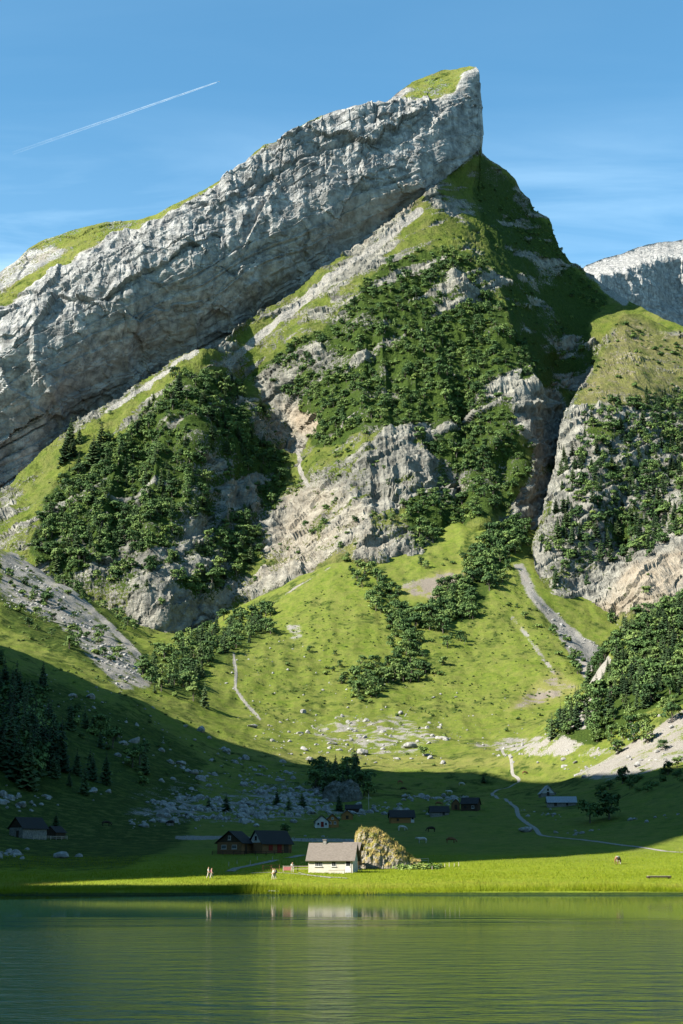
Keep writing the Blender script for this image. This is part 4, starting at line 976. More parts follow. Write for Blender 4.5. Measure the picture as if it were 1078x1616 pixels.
strew([(240, 1225), (330, 1180), (470, 1190), (480, 1232), (300, 1245)], 5, 0.45, 0.4, 2.2, 'shade')
strew([(0, 1238), (60, 1243), (170, 1245), (188, 1265), (100, 1268), (30, 1282), (0, 1272)], 3.0, 0.6, 0.4, 2.2, 'left')
strew([(0, 1332), (24, 1336), (30, 1352), (0, 1356)], 2.2, 0.7, 0.4, 1.6, 'left')
strew([(580, 1268), (640, 1260), (730, 1256), (742, 1274), (640, 1286), (590, 1290)], 3.0, 0.55, 0.5, 2.2, 'hamlet')
strew([(380, 1150), (520, 1120), (640, 1125), (720, 1150), (700, 1200), (560, 1205), (450, 1190)], 3.6, 0.5, 0.25, 2.4, 'apron', 5)
strew([(340, 1060), (430, 1000), (700, 1070), (900, 1130), (900, 1180), (400, 1175)], 5.5, 0.30, 0.2, 1.1, 'apron', 3)
strew([(60, 1060), (200, 1100), (330, 1160), (440, 1230), (200, 1235), (60, 1130)], 5.5, 0.42, 0.35, 2.4, 'shade', 3.5)
strew([(0, 880), (120, 940), (235, 1060), (200, 1090), (90, 985), (0, 955)], 3.2, 0.7, 0.3, 1.5, 'scree', 2.5)
strew([(740, 1170), (920, 1168), (1078, 1120), (1150, 1110), (1150, 1200), (920, 1225), (780, 1195)], 3.6, 0.6, 0.25, 1.5, 'wash', 3)
strew([(812, 890), (850, 940), (945, 1020), (965, 1040), (940, 1090), (870, 985)], 3.6, 0.7, 0.3, 1.6, 'wash', 3)
strew([(440, 1320), (520, 1321), (562, 1324), (560, 1331), (480, 1330), (440, 1328)], 1.6, 0.6, 0.15, 0.55, 'stream')
strew([(280, 1316), (360, 1318), (360, 1323), (280, 1322)], 1.8, 0.5, 0.15, 0.5, 'stream')
strew([(870, 1318), (940, 1302), (1078, 1282), (1078, 1290), (940, 1312), (880, 1325)], 3.0, 0.6, 0.3, 1.1, 'wall')
strew([(820, 1278), (880, 1278), (900, 1292), (830, 1292)], 3.0, 0.4, 0.3, 1.0, 'wall')
SP_ = {'field': 'in the grey boulder field in shadow', 'shade': 'on the shaded grass below the left woods', 'left': 'below the dark spruces at the left', 'hamlet': 'between the small huts of the hamlet',
       'apron': 'on the sunny turf at the fan foot', 'scree': 'on the left scree tongue', 'wash': 'in the pale wash of the right gully', 'stream': 'along the stream bed behind the shore hut', 'wall': 'in the broken stone row on the right meadow'}
STONES.sort(key=lambda p: p[3] / p[1] * (1 if -5 < proj(np.array(p[:3]))[0] < 1083 else 0), reverse=True)
for p, where, szw in placed(STONES[:285], lambda p: p[4], lambda p: p[:3], lambda p: p[3]):
    o = bpy.data.objects.new('boulder', random.choice(ROCKS)); COL.objects.link(o)
    o.location = p[:3]; s = p[3]; o.scale = (s * random.uniform(0.85, 1.25), s * random.uniform(0.85, 1.2), s * random.uniform(0.8, 1.2)); o.rotation_euler = (random.uniform(-.3, .3), random.uniform(-.3, .3), random.uniform(0, 6.28))
    tag(o, szw + ' limestone boulder ' + SP_[p[4]] + ', ' + where, 'boulder', 'boulders ' + SP_[p[4]])
rest = STONES[285:]
scatter_stuff('rubble', 'loose grey stones strewn over scree, fan and meadow', 'rubble', ROCKS, [p[:3] for p in rest], [p[3] for p in rest], [random.uniform(0.85, 1.2) for p in rest], 0.25)
print('STONES', len(STONES))

# ------------------------------------------------------------------ builders for made things
class MB:
    def __init__(s): s.v = []; s.f = []
    def add(s, vs, fs):
        o = len(s.v); s.v += [tuple(map(float, v)) for v in vs]; s.f += [tuple(i + o for i in q) for q in fs]; return s
    def box(s, x0, x1, y0, y1, z0, z1):
        return s.add([(x0, y0, z0), (x1, y0, z0), (x1, y1, z0), (x0, y1, z0), (x0, y0, z1), (x1, y0, z1), (x1, y1, z1), (x0, y1, z1)],
                     [(3, 2, 1, 0), (4, 5, 6, 7), (0, 1, 5, 4), (1, 2, 6, 5), (2, 3, 7, 6), (3, 0, 4, 7)])
    def hexa(s, a, b):
        """solid between two quads a and b (each 4 points)"""
        return s.add(list(a) + list(b), [(3, 2, 1, 0), (4, 5, 6, 7), (0, 1, 5, 4), (1, 2, 6, 5), (2, 3, 7, 6), (3, 0, 4, 7)])
    def bar(s, p, q, r, segs=6, r2=None):
        p = Vector(p); q = Vector(q); d = (q - p).normalized(); u = d.orthogonal().normalized(); w = d.cross(u); r2 = r if r2 is None else r2
        vs = []
        for c, rr in ((p, r), (q, r2)):
            for k in range(segs):
                a = 2 * math.pi * k / segs; vs.append(c + (u * math.cos(a) + w * math.sin(a)) * rr)
        fs = [(k, (k + 1) % segs, segs + (k + 1) % segs, segs + k) for k in range(segs)] + [tuple(range(segs))[::-1], tuple(range(segs, 2 * segs))]
        return s.add(vs, fs)
    def build(s, name, mat, parent=None, smooth=False):
        me = pyd(name, (s.v, s.f), smooth); return link(name, me, mat, parent)
def plain(name, lo, hi, sc=3.0, stretch=(1, 1, 1), rough=0.85, bmp=0.3, bd=0.03):
    m, t, b = new_mat(name); n = pos_noise(t, sc, 5, 0.6, stretch, 'Object')
    t.links.new(ramp(t, n, [(0.3, lo), (0.7, hi)]), b.inputs['Base Color']); b.inputs['Roughness'].default_value = rough
    bump(t, b, n, bmp, bd); return m
W_DARK = plain('weathered_timber', (0.030, 0.022, 0.016), (0.075, 0.055, 0.040), 2.2, (1, 1, 9))
W_BROWN = plain('brown_timber', (0.11, 0.058, 0.028), (0.21, 0.12, 0.062), 2.2, (1, 1, 9))
W_ORANGE = plain('honey_timber', (0.20, 0.10, 0.035), (0.32, 0.17, 0.065), 2.2, (1, 1, 9))
W_PALE = plain('grey_timber', (0.24, 0.21, 0.17), (0.42, 0.38, 0.32), 2.2, (1, 1, 6))
PLASTER = plain('cream_plaster', (0.36, 0.33, 0.28), (0.48, 0.45, 0.395), 1.2)
WHITE = plain('white_paint', (0.40, 0.40, 0.385), (0.52, 0.52, 0.50), 1.5)
STONEW = plain('rubble_masonry', (0.09, 0.088, 0.082), (0.26, 0.25, 0.235), 4.0, bmp=0.8, bd=0.1)
R_BROWN = plain('wood_shingle', (0.095, 0.082, 0.072), (0.175, 0.155, 0.138), 2.4, (1, 6, 6), bmp=0.8, bd=0.06)
R_DARK = plain('dark_shingle', (0.020, 0.020, 0.022), (0.05, 0.048, 0.047), 2.4, (1, 6, 6), bmp=0.7, bd=0.06)
R_GREY = plain('grey_sheet_roof', (0.17, 0.19, 0.21), (0.27, 0.29, 0.31), 1.0, (5, 1, 1), 0.6)
RED = plain('red_paint', (0.13, 0.018, 0.015), (0.19, 0.03, 0.024))
GLASS = plain('window_glass', (0.012, 0.014, 0.017), (0.03, 0.033, 0.038), 2.0, rough=0.1)
CLOTH = plain('red_cloth', (0.28, 0.10, 0.10), (0.36, 0.15, 0.14))
CANVAS = plain('grey_canvas', (0.26, 0.27, 0.28), (0.40, 0.41, 0.42))

def house(name, label, px, py, w, d, hw, hr, rz, wall, roof, ridge='y', openings=(), gable_mat=None, chimney=None, over=0.35, base=None, group=None, cat='hut'):
    """gabled building; ridge along local y (gable to the front) or x (eaves to the front); openings: (side, u, z, width, height, kind)"""
    P = on_ground(px, py) if base is None else np.array(base)
    e = empty(name, (P[0], P[1], P[2] - 0.05), rz)
    b = MB(); X, Y = w / 2, d / 2
    b.box(-X, X, -Y, Y, -1.0, hw)
    wl = b.build('wall', wall, e)
    g = MB(); tk = 0.10
    if ridge == 'y':
        for s in (-1, 1):
            y0 = s * Y
            g.hexa([(-X, y0 - 0.004 * s, hw + 0.002), (X, y0 - 0.004 * s, hw + 0.002), (0, y0 - 0.004 * s, hw + hr), (0, y0 - 0.004 * s, hw + hr)], [(-X, y0 - 0.15 * s, hw + 0.002), (X, y0 - 0.15 * s, hw + 0.002), (0, y0 - 0.15 * s, hw + hr), (0, y0 - 0.15 * s, hw + hr)])
    else:
        for s in (-1, 1):
            x0 = s * X
            g.hexa([(x0 - 0.004 * s, -Y, hw + 0.002), (x0 - 0.004 * s, Y, hw + 0.002), (x0 - 0.004 * s, 0, hw + hr), (x0 - 0.004 * s, 0, hw + hr)], [(x0 - 0.15 * s, -Y, hw + 0.002), (x0 - 0.15 * s, Y, hw + 0.002), (x0 - 0.15 * s, 0, hw + hr), (x0 - 0.15 * s, 0, hw + hr)])
    g.build('gable', gable_mat or wall, e)
    r = MB(); half, ln = (X, Y) if ridge == 'y' else (Y, X)
    sl = hr / half; ov = over
    for s in (-1, 1):
        a = [(s * (half + ov), -ln - ov, hw - ov * sl + 0.03), (0, -ln - ov, hw + hr + 0.03), (0, ln + ov, hw + hr + 0.03), (s * (half + ov), ln + ov, hw - ov * sl + 0.03)]
        c = [(x, y, z + tk) for x, y, z in a]
        if ridge == 'x': a = [(y, x, z) for x, y, z in a]; c = [(y, x, z) for x, y, z in c]
        r.hexa(a, c)
    rf = r.build('roof', roof, e)
    if chimney:
        cx, cyy, ch = chimney; cm = MB().box(cx - 0.28, cx + 0.28, cyy - 0.28, cyy + 0.28, hw, hw + hr + ch).box(cx - 0.36, cx + 0.36, cyy - 0.36, cyy + 0.36, hw + hr + ch, hw + hr + ch + 0.12)
        cm.build('chimney', STONEW, rf)
    for side, u, z, ow, oh, kind in openings:
        def pt(a, out, zz):
            return (a, -Y - out, zz) if side == 'f' else ((X + out, a, zz) if side == 'r' else (-X - out, a, zz))
        def slab(a0, a1, o0, o1, z0, z1):
            m_ = MB(); m_.hexa([pt(a0, o0, z0), pt(a1, o0, z0), pt(a1, o0, z1), pt(a0, o0, z1)], [pt(a0, o1, z0), pt(a1, o1, z0), pt(a1, o1, z1), pt(a0, o1, z1)]); return m_
        if kind.startswith('w'):
            wf = slab(u - ow / 2, u + ow / 2, 0.005, 0.05, z, z + oh)
            fmat = WHITE if kind == 'w' else W_DARK
            win = wf.build('window', fmat, e)
            n = 2 if ow < 1.0 else 4
            pw = (ow - 0.10) / n
            for k in range(n):
                slab(u - ow / 2 + 0.05 + pw * k + 0.025, u - ow / 2 + 0.05 + pw * (k + 1) - 0.025, 0.053, 0.062, z + 0.07, z + oh - 0.07).build('pane', GLASS, win)
            slab(u - ow / 2 - 0.08, u + ow / 2 + 0.08, 0.005, 0.14, z - 0.08, z - 0.003).build('sill', fmat, win)
        elif kind.startswith('d'):
            dm = {'d': W_DARK, 'dr': RED, 'dw': WHITE, 'db': W_BROWN}[kind]
            dr = slab(u - ow / 2, u + ow / 2, 0.005, 0.07, z, z + oh).build('door', dm, e)
            slab(u + ow / 2 - 0.2, u + ow / 2 - 0.1, 0.073, 0.12, z + oh * 0.45, z + oh * 0.5).build('handle', GLASS, dr)
            if kind == 'dw': slab(u - ow / 2 + 0.12, u + ow / 2 - 0.12, 0.072, 0.078, z + oh * 0.55, z + oh - 0.1).build('pane', GLASS, dr)
        elif kind == 'sign':
            slab(u - ow / 2, u + ow / 2, 0.02, 0.12, z, z + oh).build('awning_board', WHITE, e)
    tag(e, label, cat, group)
    return e
HG = 'huts of the alpine hamlet'
hut = house('stone_hut', 'cream plastered hut with brown shingle roof and chimney standing on the lake shore', 526, 1376.5, 7.4, 4.6, 2.25, 2.45, R(-11), PLASTER, R_BROWN, 'x',
            [('f', -2.0, 1.0, 1.25, 0.75, 'w'), ('f', 0.55, 1.0, 0.75, 0.75, 'w'), ('f', 2.95, 0.0, 0.95, 1.95, 'dw'), ('f', -1.4, 1.92, 2.4, 0.26, 'sign')], None, (-1.4, 0.0, 0.55), 0.42, cat='hut')
house('lean_to', 'small dark lean-to wedged between the shore hut and the rock mound', 556, 1372, 2.6, 3.2, 3.4, 1.1, R(-11), W_BROWN, R_BROWN, 'x', [], cat='shed')
house('timber_chalet', 'brown timber chalet with three white framed windows in its dark gable', 371, 1347, 5.6, 5.0, 2.3, 2.15, R(-24), W_BROWN, R_DARK, 'y',
      [('f', -1.25, 0.95, 1.1, 0.8, 'w'), ('f', 1.15, 0.95, 1.1, 0.8, 'w'), ('f', 0.0, 2.75, 0.6, 0.8, 'w'), ('r', -0.6, 0.0, 0.9, 1.9, 'd')], W_DARK, None, 0.45, group=HG)
house('timber_barn', 'long dark roofed barn with pale grey gable beside the timber chalet', 427, 1346, 4.6, 7.4, 2.1, 2.35, R(-52), W_BROWN, R_DARK, 'y',
      [('f', 0.0, 2.6, 0.7, 0.8, 'wd'), ('r', -1.6, 0.5, 1.0, 1.1, 'dr'), ('r', 0.6, 0.0, 1.1, 1.8, 'dr'), ('r', 2.3, 0.0, 1.1, 1.8, 'd')], WHITE, None, 0.4, group=HG)
house('stone_barn', 'grey stone barn with dark roof alone on the shaded left meadow', 44, 1322, 5.2, 6.8, 2.3, 2.3, R(-42), STONEW, R_DARK, 'y', [('f', 0.6, 0.0, 1.0, 1.6, 'd'), ('f', 0.3, 2.4, 0.5, 0.5, 'wd')], W_DARK, None, 0.4, group=HG)
house('wooden_shed', 'small black shed beside the grey stone barn', 87, 1323, 3.4, 3.6, 1.5, 1.3, R(-30), W_DARK, R_DARK, 'y', [('f', 0.0, 0.0, 0.9, 1.3, 'd')], None, None, 0.3, group=HG)
house('cottage', 'tiny white gabled cottage with red door below the boulder field', 507, 1305, 3.6, 4.4, 1.5, 1.5, R(6), WHITE, R_DARK, 'y', [('f', 0.1, 0.0, 0.8, 1.4, 'dr'), ('f', -1.0, 0.6, 0.5, 0.5, 'wd'), ('f', 1.1, 0.6, 0.5, 0.5, 'wd')], None, None, 0.3, group=HG)
house('cottage', 'tiny brown gabled cottage joined to the white one with the red door', 524, 1304.5, 3.4, 4.4, 1.8, 1.6, R(4), W_ORANGE, R_DARK, 'y', [('f', -0.6, 0.7, 0.6, 0.7, 'w'), ('f', 0.7, 0.7, 0.6, 0.7, 'w'), ('f', 0.0, 2.0, 0.6, 0.5, 'w')], None, None, 0.3, group=HG)
house('cottage', 'tiny honey coloured gabled hut half hidden behind the two joined cottages', 548, 1293, 3.4, 4.0, 1.3, 1.3, R(0), W_ORANGE, R_DARK, 'y', [('f', 0.0, 0.1, 0.8, 1.0, 'd')], None, None, 0.3, group=HG)
house('cottage', 'low dark roofed hut pressed against the grey rock knoll', 558, 1281, 5.0, 3.6, 1.0, 1.2, R(0), W_DARK, R_DARK, 'x', [], None, None, 0.3, group=HG)
house('cottage', 'honey timber hut with broad dark roof and white end wall', 634, 1298, 6.8, 4.6, 1.6, 1.9, R(5), W_ORANGE, R_DARK, 'x', [('f', -1.4, 0.5, 0.6, 0.6, 'wd'), ('f', 2.85, 0.0, 0.9, 1.5, 'dw')], WHITE, None, 0.35, group=HG)
house('cottage', 'small pale gabled hut peeping over the honey timber one', 632, 1287, 3.2, 3.4, 1.4, 1.5, R(0), WHITE, R_GREY, 'y', [], None, None, 0.25, group=HG)
house('cottage', 'long low hut with dark roof over a pale wall strip', 693, 1287, 5.6, 4.2, 1.1, 1.7, R(3), STONEW, R_DARK, 'x', [('f', 1.2, 0.2, 0.7, 0.7, 'wd')], None, None, 0.3, group=HG)
house('cottage', 'dark timber hut with one white window at the hamlet end', 743, 1279, 5.2, 4.4, 2.1, 1.8, R(-18), W_DARK, R_DARK, 'x', [('f', 1.2, 0.6, 0.8, 0.9, 'w'), ('f', -1.2, 0.6, 0.8, 0.9, 'wd')], None, None, 0.3, group=HG)
house('wooden_shed', 'narrow brown gabled shed next to the dark end hut', 719, 1277, 2.4, 3.0, 1.8, 1.3, R(0), W_BROWN, R_DARK, 'y', [('f', 0, 0, 0.8, 1.4, 'd')], None, None, 0.25, group=HG)
house('stone_hut', 'triangular grey gabled hut behind the long pale roof', 863, 1256, 4.8, 4.6, 0.9, 2.5, R(4), STONEW, R_GREY, 'y', [('f', 0.0, 1.7, 0.6, 0.7, 'wd'), ('f', 0.0, 0, 0.9, 1.3, 'd')], WHITE, None, 0.35, group=HG)
house('stone_hut', 'long low stone hut with pale grey sheet roof', 886, 1272, 8.8, 4.6, 1.2, 1.7, R(-3), STONEW, R_GREY, 'x', [('f', -2.0, 0.0, 0.9, 1.1, 'd'), ('f', 1.6, 0.3, 0.7, 0.6, 'wd')], None, None, 0.35, group=HG)

# ------------------------------------------------------------------ rock mound beside the hut, rock knoll, big boulder
m, t, b = new_mat('mound_cover')
at = N(t, 'ShaderNodeNewGeometry'); sx = N(t, 'ShaderNodeSeparateXYZ'); t.links.new(at.outputs['Normal'], sx.inputs[0])
n1_ = pos_noise(t, 0.9, 6, 0.65); n2_ = pos_noise(t, 4.0, 4, 0.6)
rk = ramp(t, n2_, [(0.3, (0.12, 0.105, 0.085)), (0.7, (0.40, 0.365, 0.305))])
gr = ramp(t, n1_, [(0.30, (0.045, 0.070, 0.012)), (0.46, (0.15, 0.15, 0.035)), (0.60, (0.30, 0.225, 0.09))])
gm = mrange(t, mth(t, 'ADD', sx.outputs['Z'], mth(t, 'MULTIPLY', mth(t, 'SUBTRACT', n1_, 0.5), 2.6)), 0.05, 0.30)
t.links.new(mixc(t, gm, rk, gr), b.inputs['Base Color']); bump(t, b, mth(t, 'ADD', n1_, mth(t, 'MULTIPLY', n2_, 0.4)), 1.0, 0.5)
M_MOUND = m
def mound(name, label, px, py, prof, depth, seed, mat, cat, rough=0.5, Yadd=0.0):
    """outcrop whose crest line follows prof = [(x metres, height metres)]"""
    P = on_ground(px, py); P[1] += Yadd
    xs_ = np.linspace(prof[0][0] - 0.6, prof[-1][0] + 0.6, 90); v = np.linspace(-1, 1, 56)
    hh = np.interp(xs_, [p[0] for p in prof], [p[1] for p in prof], left=0, right=0)
    Xm = np.broadcast_to(xs_[:, None], (90, 56)); Vm = np.broadcast_to(v[None], (90, 56))
    sec = np.clip(1 - np.abs(Vm) ** 2.6, 0, 1) ** 0.8
    Zm = hh[:, None] * sec
    Dm = Vm * depth * (0.45 + 0.55 * np.sqrt(hh / hh.max()))[:, None]
    n = fbm(Xm / 2.4 + seed, Dm / 2.4, Zm / 2.0, 5, 0.55, ridged=True); n2 = fbm(Xm / 0.9, Dm / 0.9 + seed, Zm / 0.7, 4, 0.6)
    am = np.clip(Zm / 1.5, 0, 1)
    Xo = Xm + 0.5 * rough * n2 * am; Do = Dm - rough * (1.0 * n + 0.7 * n2) * am; Zo = Zm + rough * (0.7 * n + 0.5 * n2) * am - 0.5 * (1 - am)
    zb = g_height((P[0] + Xo).ravel(), (P[1] + Do).ravel()).reshape(Xo.shape) - P[2]
    V = np.stack([Xo, Do, Zo + np.minimum(zb, 0.4)], -1)
    o = link(name, np_mesh(name, V.reshape(-1, 3), grid_faces(90, 56), False), mat, loc=tuple(P)); o.name = name
    o['label'] = label; o['category'] = cat
    return o, V + P
mnd, mndV = mound('rock_mound', 'craggy rock mound with golden grass and moss beside the shore hut', 608, 1371, [(-6.0, 0.2), (-5.4, 3.2), (-5.0, 5.6), (-4.2, 6.7), (-3.0, 6.5), (-1.8, 6.6), (-0.8, 6.0), (0.3, 5.2), (1.6, 4.3), (3.0, 3.2), (4.2, 2.0), (5.2, 1.3), (6.4, 0.9), (7.8, 0.5), (9.0, 0.1)], 3.6, 3.0, M_MOUND, 'rock', 0.62, 4.0)
mound('rock_knoll', 'pale grey rock knoll carrying dark trees behind the small cottages', 540, 1264, [(-7, 0.3), (-6, 4.0), (-3, 6.2), (0, 6.0), (3, 6.6), (5.5, 4.8), (7, 0.4)], 6.0, 8.0, stone_material('knoll_rock', (0.045, 0.05, 0.035), (0.17, 0.17, 0.155), 0.6), 'rock', 1.0, 4.0)
o = link('boulder', rock_mesh(77, 3, 0.75), None, loc=tuple(on_ground(829, 1313) + np.array([0, 0.5, 0.6]))); o.scale = (1.9, 1.7, 1.5)
tag(o, 'big rounded lone boulder beside the bend of the gravel path', 'boulder')
for (px, py, s, lab) in ((97, 1354, 1.5, 'low dark flat boulder on the left meadow near the shore'), (125, 1352, 0.8, 'small pale boulder beside the low dark one near the shore'), (43, 1341, 0.7, 'small stone on the meadow below the grey stone barn'),
                         (648, 1180, 3.2, 'large pale boulder at the fan foot right of the stone apron'), (700, 1167, 2.6, 'broad white boulder on the lower edge of the sunny fan'), (571, 1190, 3.0, 'large cracked boulder in front of the dark knoll trees'), (352, 1343, 0.9, 'flat stone in the grass before the timber chalet')):
    q = on_ground(px, py); o = link('boulder', random.choice(ROCKS), None, loc=(q[0], q[1], q[2] + 0.15 * s)); o.scale = (s * 1.2, s, s * 0.8); o.rotation_euler = (0, 0, px); tag(o, lab, 'boulder')

# ------------------------------------------------------------------ lone trees with a place of their own
for kind, px, py, hpx, wd, lab in ((B, 961, 1293, 46, 1.2, 'large dark broadleaf tree, taller of the pair near the long grey roof'), (B, 931, 1299, 36, 1.15, 'smaller dark broadleaf tree, left of the tall one near the grey roof'), (S, 763, 1235, 17, 1.5, 'lone small tree in shade beside the upper meadow path'),
                                   (B, 669, 1193, 16, 1.3, 'lone round bush-like tree on the sunny stones below the fan'), (S, 88, 1308, 26, 1.5, 'dark tree rising behind the small black shed'), (B, 450, 1315, 17, 1.2, 'round dark bush-like tree on grass below the boulder field'),
                                   (S, 329, 1279, 26, 1.2, 'first spruce from the left within the boulder field'), (S, 357, 1280, 30, 1.5, 'broad dense spruce in the boulder field, second from the left'), (S, 437, 1270, 26, 1.3, 'slim spruce in the boulder field, third from the left'),
                                   (S, 456, 1278, 22, 1.3, 'small spruce in front of the middle pair in the boulder field'), (S, 477, 1275, 26, 1.6, 'bushy spruce in the boulder field nearest the rock knoll'), (S, 535, 1280, 34, 1.1, 'slender dark spruce standing before the rock knoll'),
                                   (B, 975, 1190, 26, 1.1, 'round leafy tree low on the right scree'), (B, 1000, 1172, 26, 1.1, 'leafy tree at the middle of the right scree'), (B, 1022, 1172, 34, 1.0, 'tallest leafy tree on the right scree'), (B, 1046, 1184, 18, 1.2, 'small round tree near the bottom of the right scree'), (B, 1061, 1140, 34, 1.0, 'leafy tree at the upper edge of the right scree')):
    q = on_ground(px, py); h = hpx * q[1] * 1.01 / FOC
    put_tree(kind, q - np.array([0, 0, 0.03 * h]), h, lab, 'lone trees on the valley floor', wd)
for px, py, h, lab in ((664, 1371, 1.0, 'low green bush at the foot of the rock mound'), (680, 1371, 0.95, 'low green bush in the middle of the row right of the mound'), (694, 1370, 0.75, 'small green bush at the end of the row right of the mound'), (640, 1372, 1.2, 'green bush pressed against the right slope of the rock mound')):
    put_tree(U, on_ground(px, py) - np.array([0, 0, 0.42 * h]), h * 1.9, lab, 'bushes by the rock mound', 1.5)

# ------------------------------------------------------------------ paths
m, t, b = new_mat('gravel')
t.links.new(ramp(t, pos_noise(t, 3.0, 5, 0.7), [(0.3, (0.13, 0.125, 0.11)), (0.7, (0.25, 0.24, 0.22))]), b.inputs['Base Color'])
M_GRAVEL = m
def path(name, label, pts, width):
    W = np.array([on_ground(*p) for p in pts])
    cs = np.concatenate([[0], np.cumsum(np.linalg.norm(np.diff(W[:, :2], axis=0), axis=1))])
    n = int(cs[-1] / 0.8) + 4; u = np.linspace(0, cs[-1], n)
    x = np.interp(u, cs, W[:, 0]); y = np.interp(u, cs, W[:, 1])
    k = 3
    for _ in range(3):
        xp = np.pad(x, k, mode='edge'); yp = np.pad(y, k, mode='edge'); ker = np.ones(2 * k + 1) / (2 * k + 1); x = np.convolve(xp, ker, 'valid'); y = np.convolve(yp, ker, 'valid')
    tx = np.gradient(x); ty = np.gradient(y); ln = np.hypot(tx, ty) + 1e-9; nx, ny = -ty / ln, tx / ln
    w = width * (1 + 0.25 * fbm(u / 4, 0.5, 0.5, 3))
    off = np.linspace(-0.5, 0.5, 5)
    PX = x[:, None] + nx[:, None] * off[None] * w[:, None]; PY = y[:, None] + ny[:, None] * off[None] * w[:, None]
    PZ = g_height(PX.ravel(), PY.ravel()).reshape(PX.shape) + 0.05 + 0.04 * (1 - (2 * off[None]) ** 2)
    o = link(name, np_mesh(name, np.stack([PX, PY, PZ], -1).reshape(-1, 3), grid_faces(*PX.shape), True), M_GRAVEL)
    return tag(o, label, 'path', kind='structure')
path('path', 'pale gravel path winding from the fan down to the right meadow', [(790, 1180), (806, 1195), (808, 1210), (808, 1222), (822, 1231), (812, 1238), (785, 1246), (776, 1252), (800, 1264), (815, 1275), (818, 1288), (832, 1300), (846, 1308), (852, 1318), (890, 1323), (960, 1331), (1030, 1340), (1110, 1347)], 1.25)
path('path', 'two-track lane running past the shore hut', [(388, 1379), (420, 1376.5), (455, 1378), (490, 1382), (530, 1387)], 0.7)
path('path', 'inner wheel track of the lane before the shore hut', [(470, 1377), (486, 1381), (520, 1385), (560, 1387.5)], 0.5)
path('path', 'curved farm track between the timber chalet and the shore hut', [(362, 1376), (372, 1370), (395, 1366), (415, 1362), (438, 1357)], 1.6)
path('path', 'short upper piece of the farm track behind the barn', [(450, 1355), (465, 1352), (480, 1349)], 1.8)
path('path', 'thin trodden trail climbing the left edge of the grassy fan', [(412, 1136), (394, 1116), (372, 1088), (374, 1062), (369, 1032)], 0.8)

# ------------------------------------------------------------------ fences and posts
def rail_fence(label, pts, h, mat, rails=2, gap=1.8, thick=0.06, group='wooden fences by the huts'):
    W = [on_ground(*p) for p in pts]
    e = empty('rail_fence', tuple(W[0]))
    for a, c in zip(W[:-1], W[1:]):
        L = float(np.linalg.norm((c - a)[:2])); n = max(1, int(round(L / gap)))
        prev = None
        for i in range(n + 1):
            q = a + (c - a) * i / n; q = np.array([q[0], q[1], float(g_height(q[0], q[1])[0])]) - W[0]
            MB().box(q[0] - thick, q[0] + thick, q[1] - thick, q[1] + thick, q[2] - 0.3, q[2] + h).build('post', mat, e)
            if prev is not None:
                for r_ in range(rails):
                    z = h * (0.92 - 0.42 * r_)
                    m_ = MB(); p0 = prev; d = thick * 0.5; yy0 = thick + 0.004
                    m_.hexa([(p0[0], p0[1] - yy0 - d, p0[2] + z - 0.05), (q[0], q[1] - yy0 - d, q[2] + z - 0.05), (q[0], q[1] - yy0 - d, q[2] + z + 0.05), (p0[0], p0[1] - yy0 - d, p0[2] + z + 0.05)],
                            [(p0[0], p0[1] - yy0, p0[2] + z - 0.05), (q[0], q[1] - yy0, q[2] + z - 0.05), (q[0], q[1] - yy0, q[2] + z + 0.05), (p0[0], p0[1] - yy0, p0[2] + z + 0.05)])
                    m_.build('rail', mat, e)
            prev = q
    return tag(e, label, 'fence', group)
rail_fence('brown rail fence left of the red cloth near the lane', [(415, 1375), (441, 1374)], 1.0, W_BROWN)
rail_fence('pale rail fence leading from the red cloth to the shore hut', [(447, 1376), (470, 1376), (494, 1376)], 1.0, W_PALE)
rail_fence('pale short fence before the door side of the shore hut', [(553, 1377), (570, 1375)], 0.95, W_PALE, gap=0.9)
rail_fence('grey rail fence below the stone barn and black shed', [(53, 1325), (106, 1325)], 0.9, W_PALE, gap=2.2)
rail_fence('grey rail fence along the front of the timber chalet and barn', [(335, 1349), (420, 1350), (458, 1347)], 0.8, W_DARK, gap=2.2)
rail_fence('grey fence on the slope behind the green bushes', [(652, 1362), (676, 1361)], 0.8, W_PALE, gap=1.6)
for i, (px, py, h) in enumerate(((605, 1371.5, 0.8), (647, 1372, 0.7), (682, 1373, 0.7), (702, 1368, 0.6), (709, 1368, 0.75), (717, 1367.5, 0.6), (724, 1367.5, 0.75), (361, 1367, 0.8), (374, 1364, 0.8), (395, 1364, 0.7), (430, 1358, 0.7), (406, 1357, 0.7), (560, 1372, 0.7))):
    q = on_ground(px, py); o = MB().bar((0, 0, -0.3), (0.02, 0, h), 0.065, 6, 0.055).build('fence_post', W_PALE); o.location = tuple(q)
    tag(o, 'weathered wire fence post ' + ('on the lit meadow right of the rock mound' if px > 600 else 'in the grass around the farm track'), 'post', 'wire fence posts ' + ('right of the mound' if px > 600 else 'by the farm track'))
q = on_ground(582, 1283); o = empty('wayside_cross', tuple(q)); MB().box(-0.1, 0.1, -0.1, 0.1, -0.3, 6.0).build('post', W_PALE, o); MB().box(-0.9, 0.9, -0.07, 0.07, 4.6, 4.8).build('crossbar', W_PALE, o)
tag(o, 'tall thin wooden cross standing by the rock knoll', 'cross')
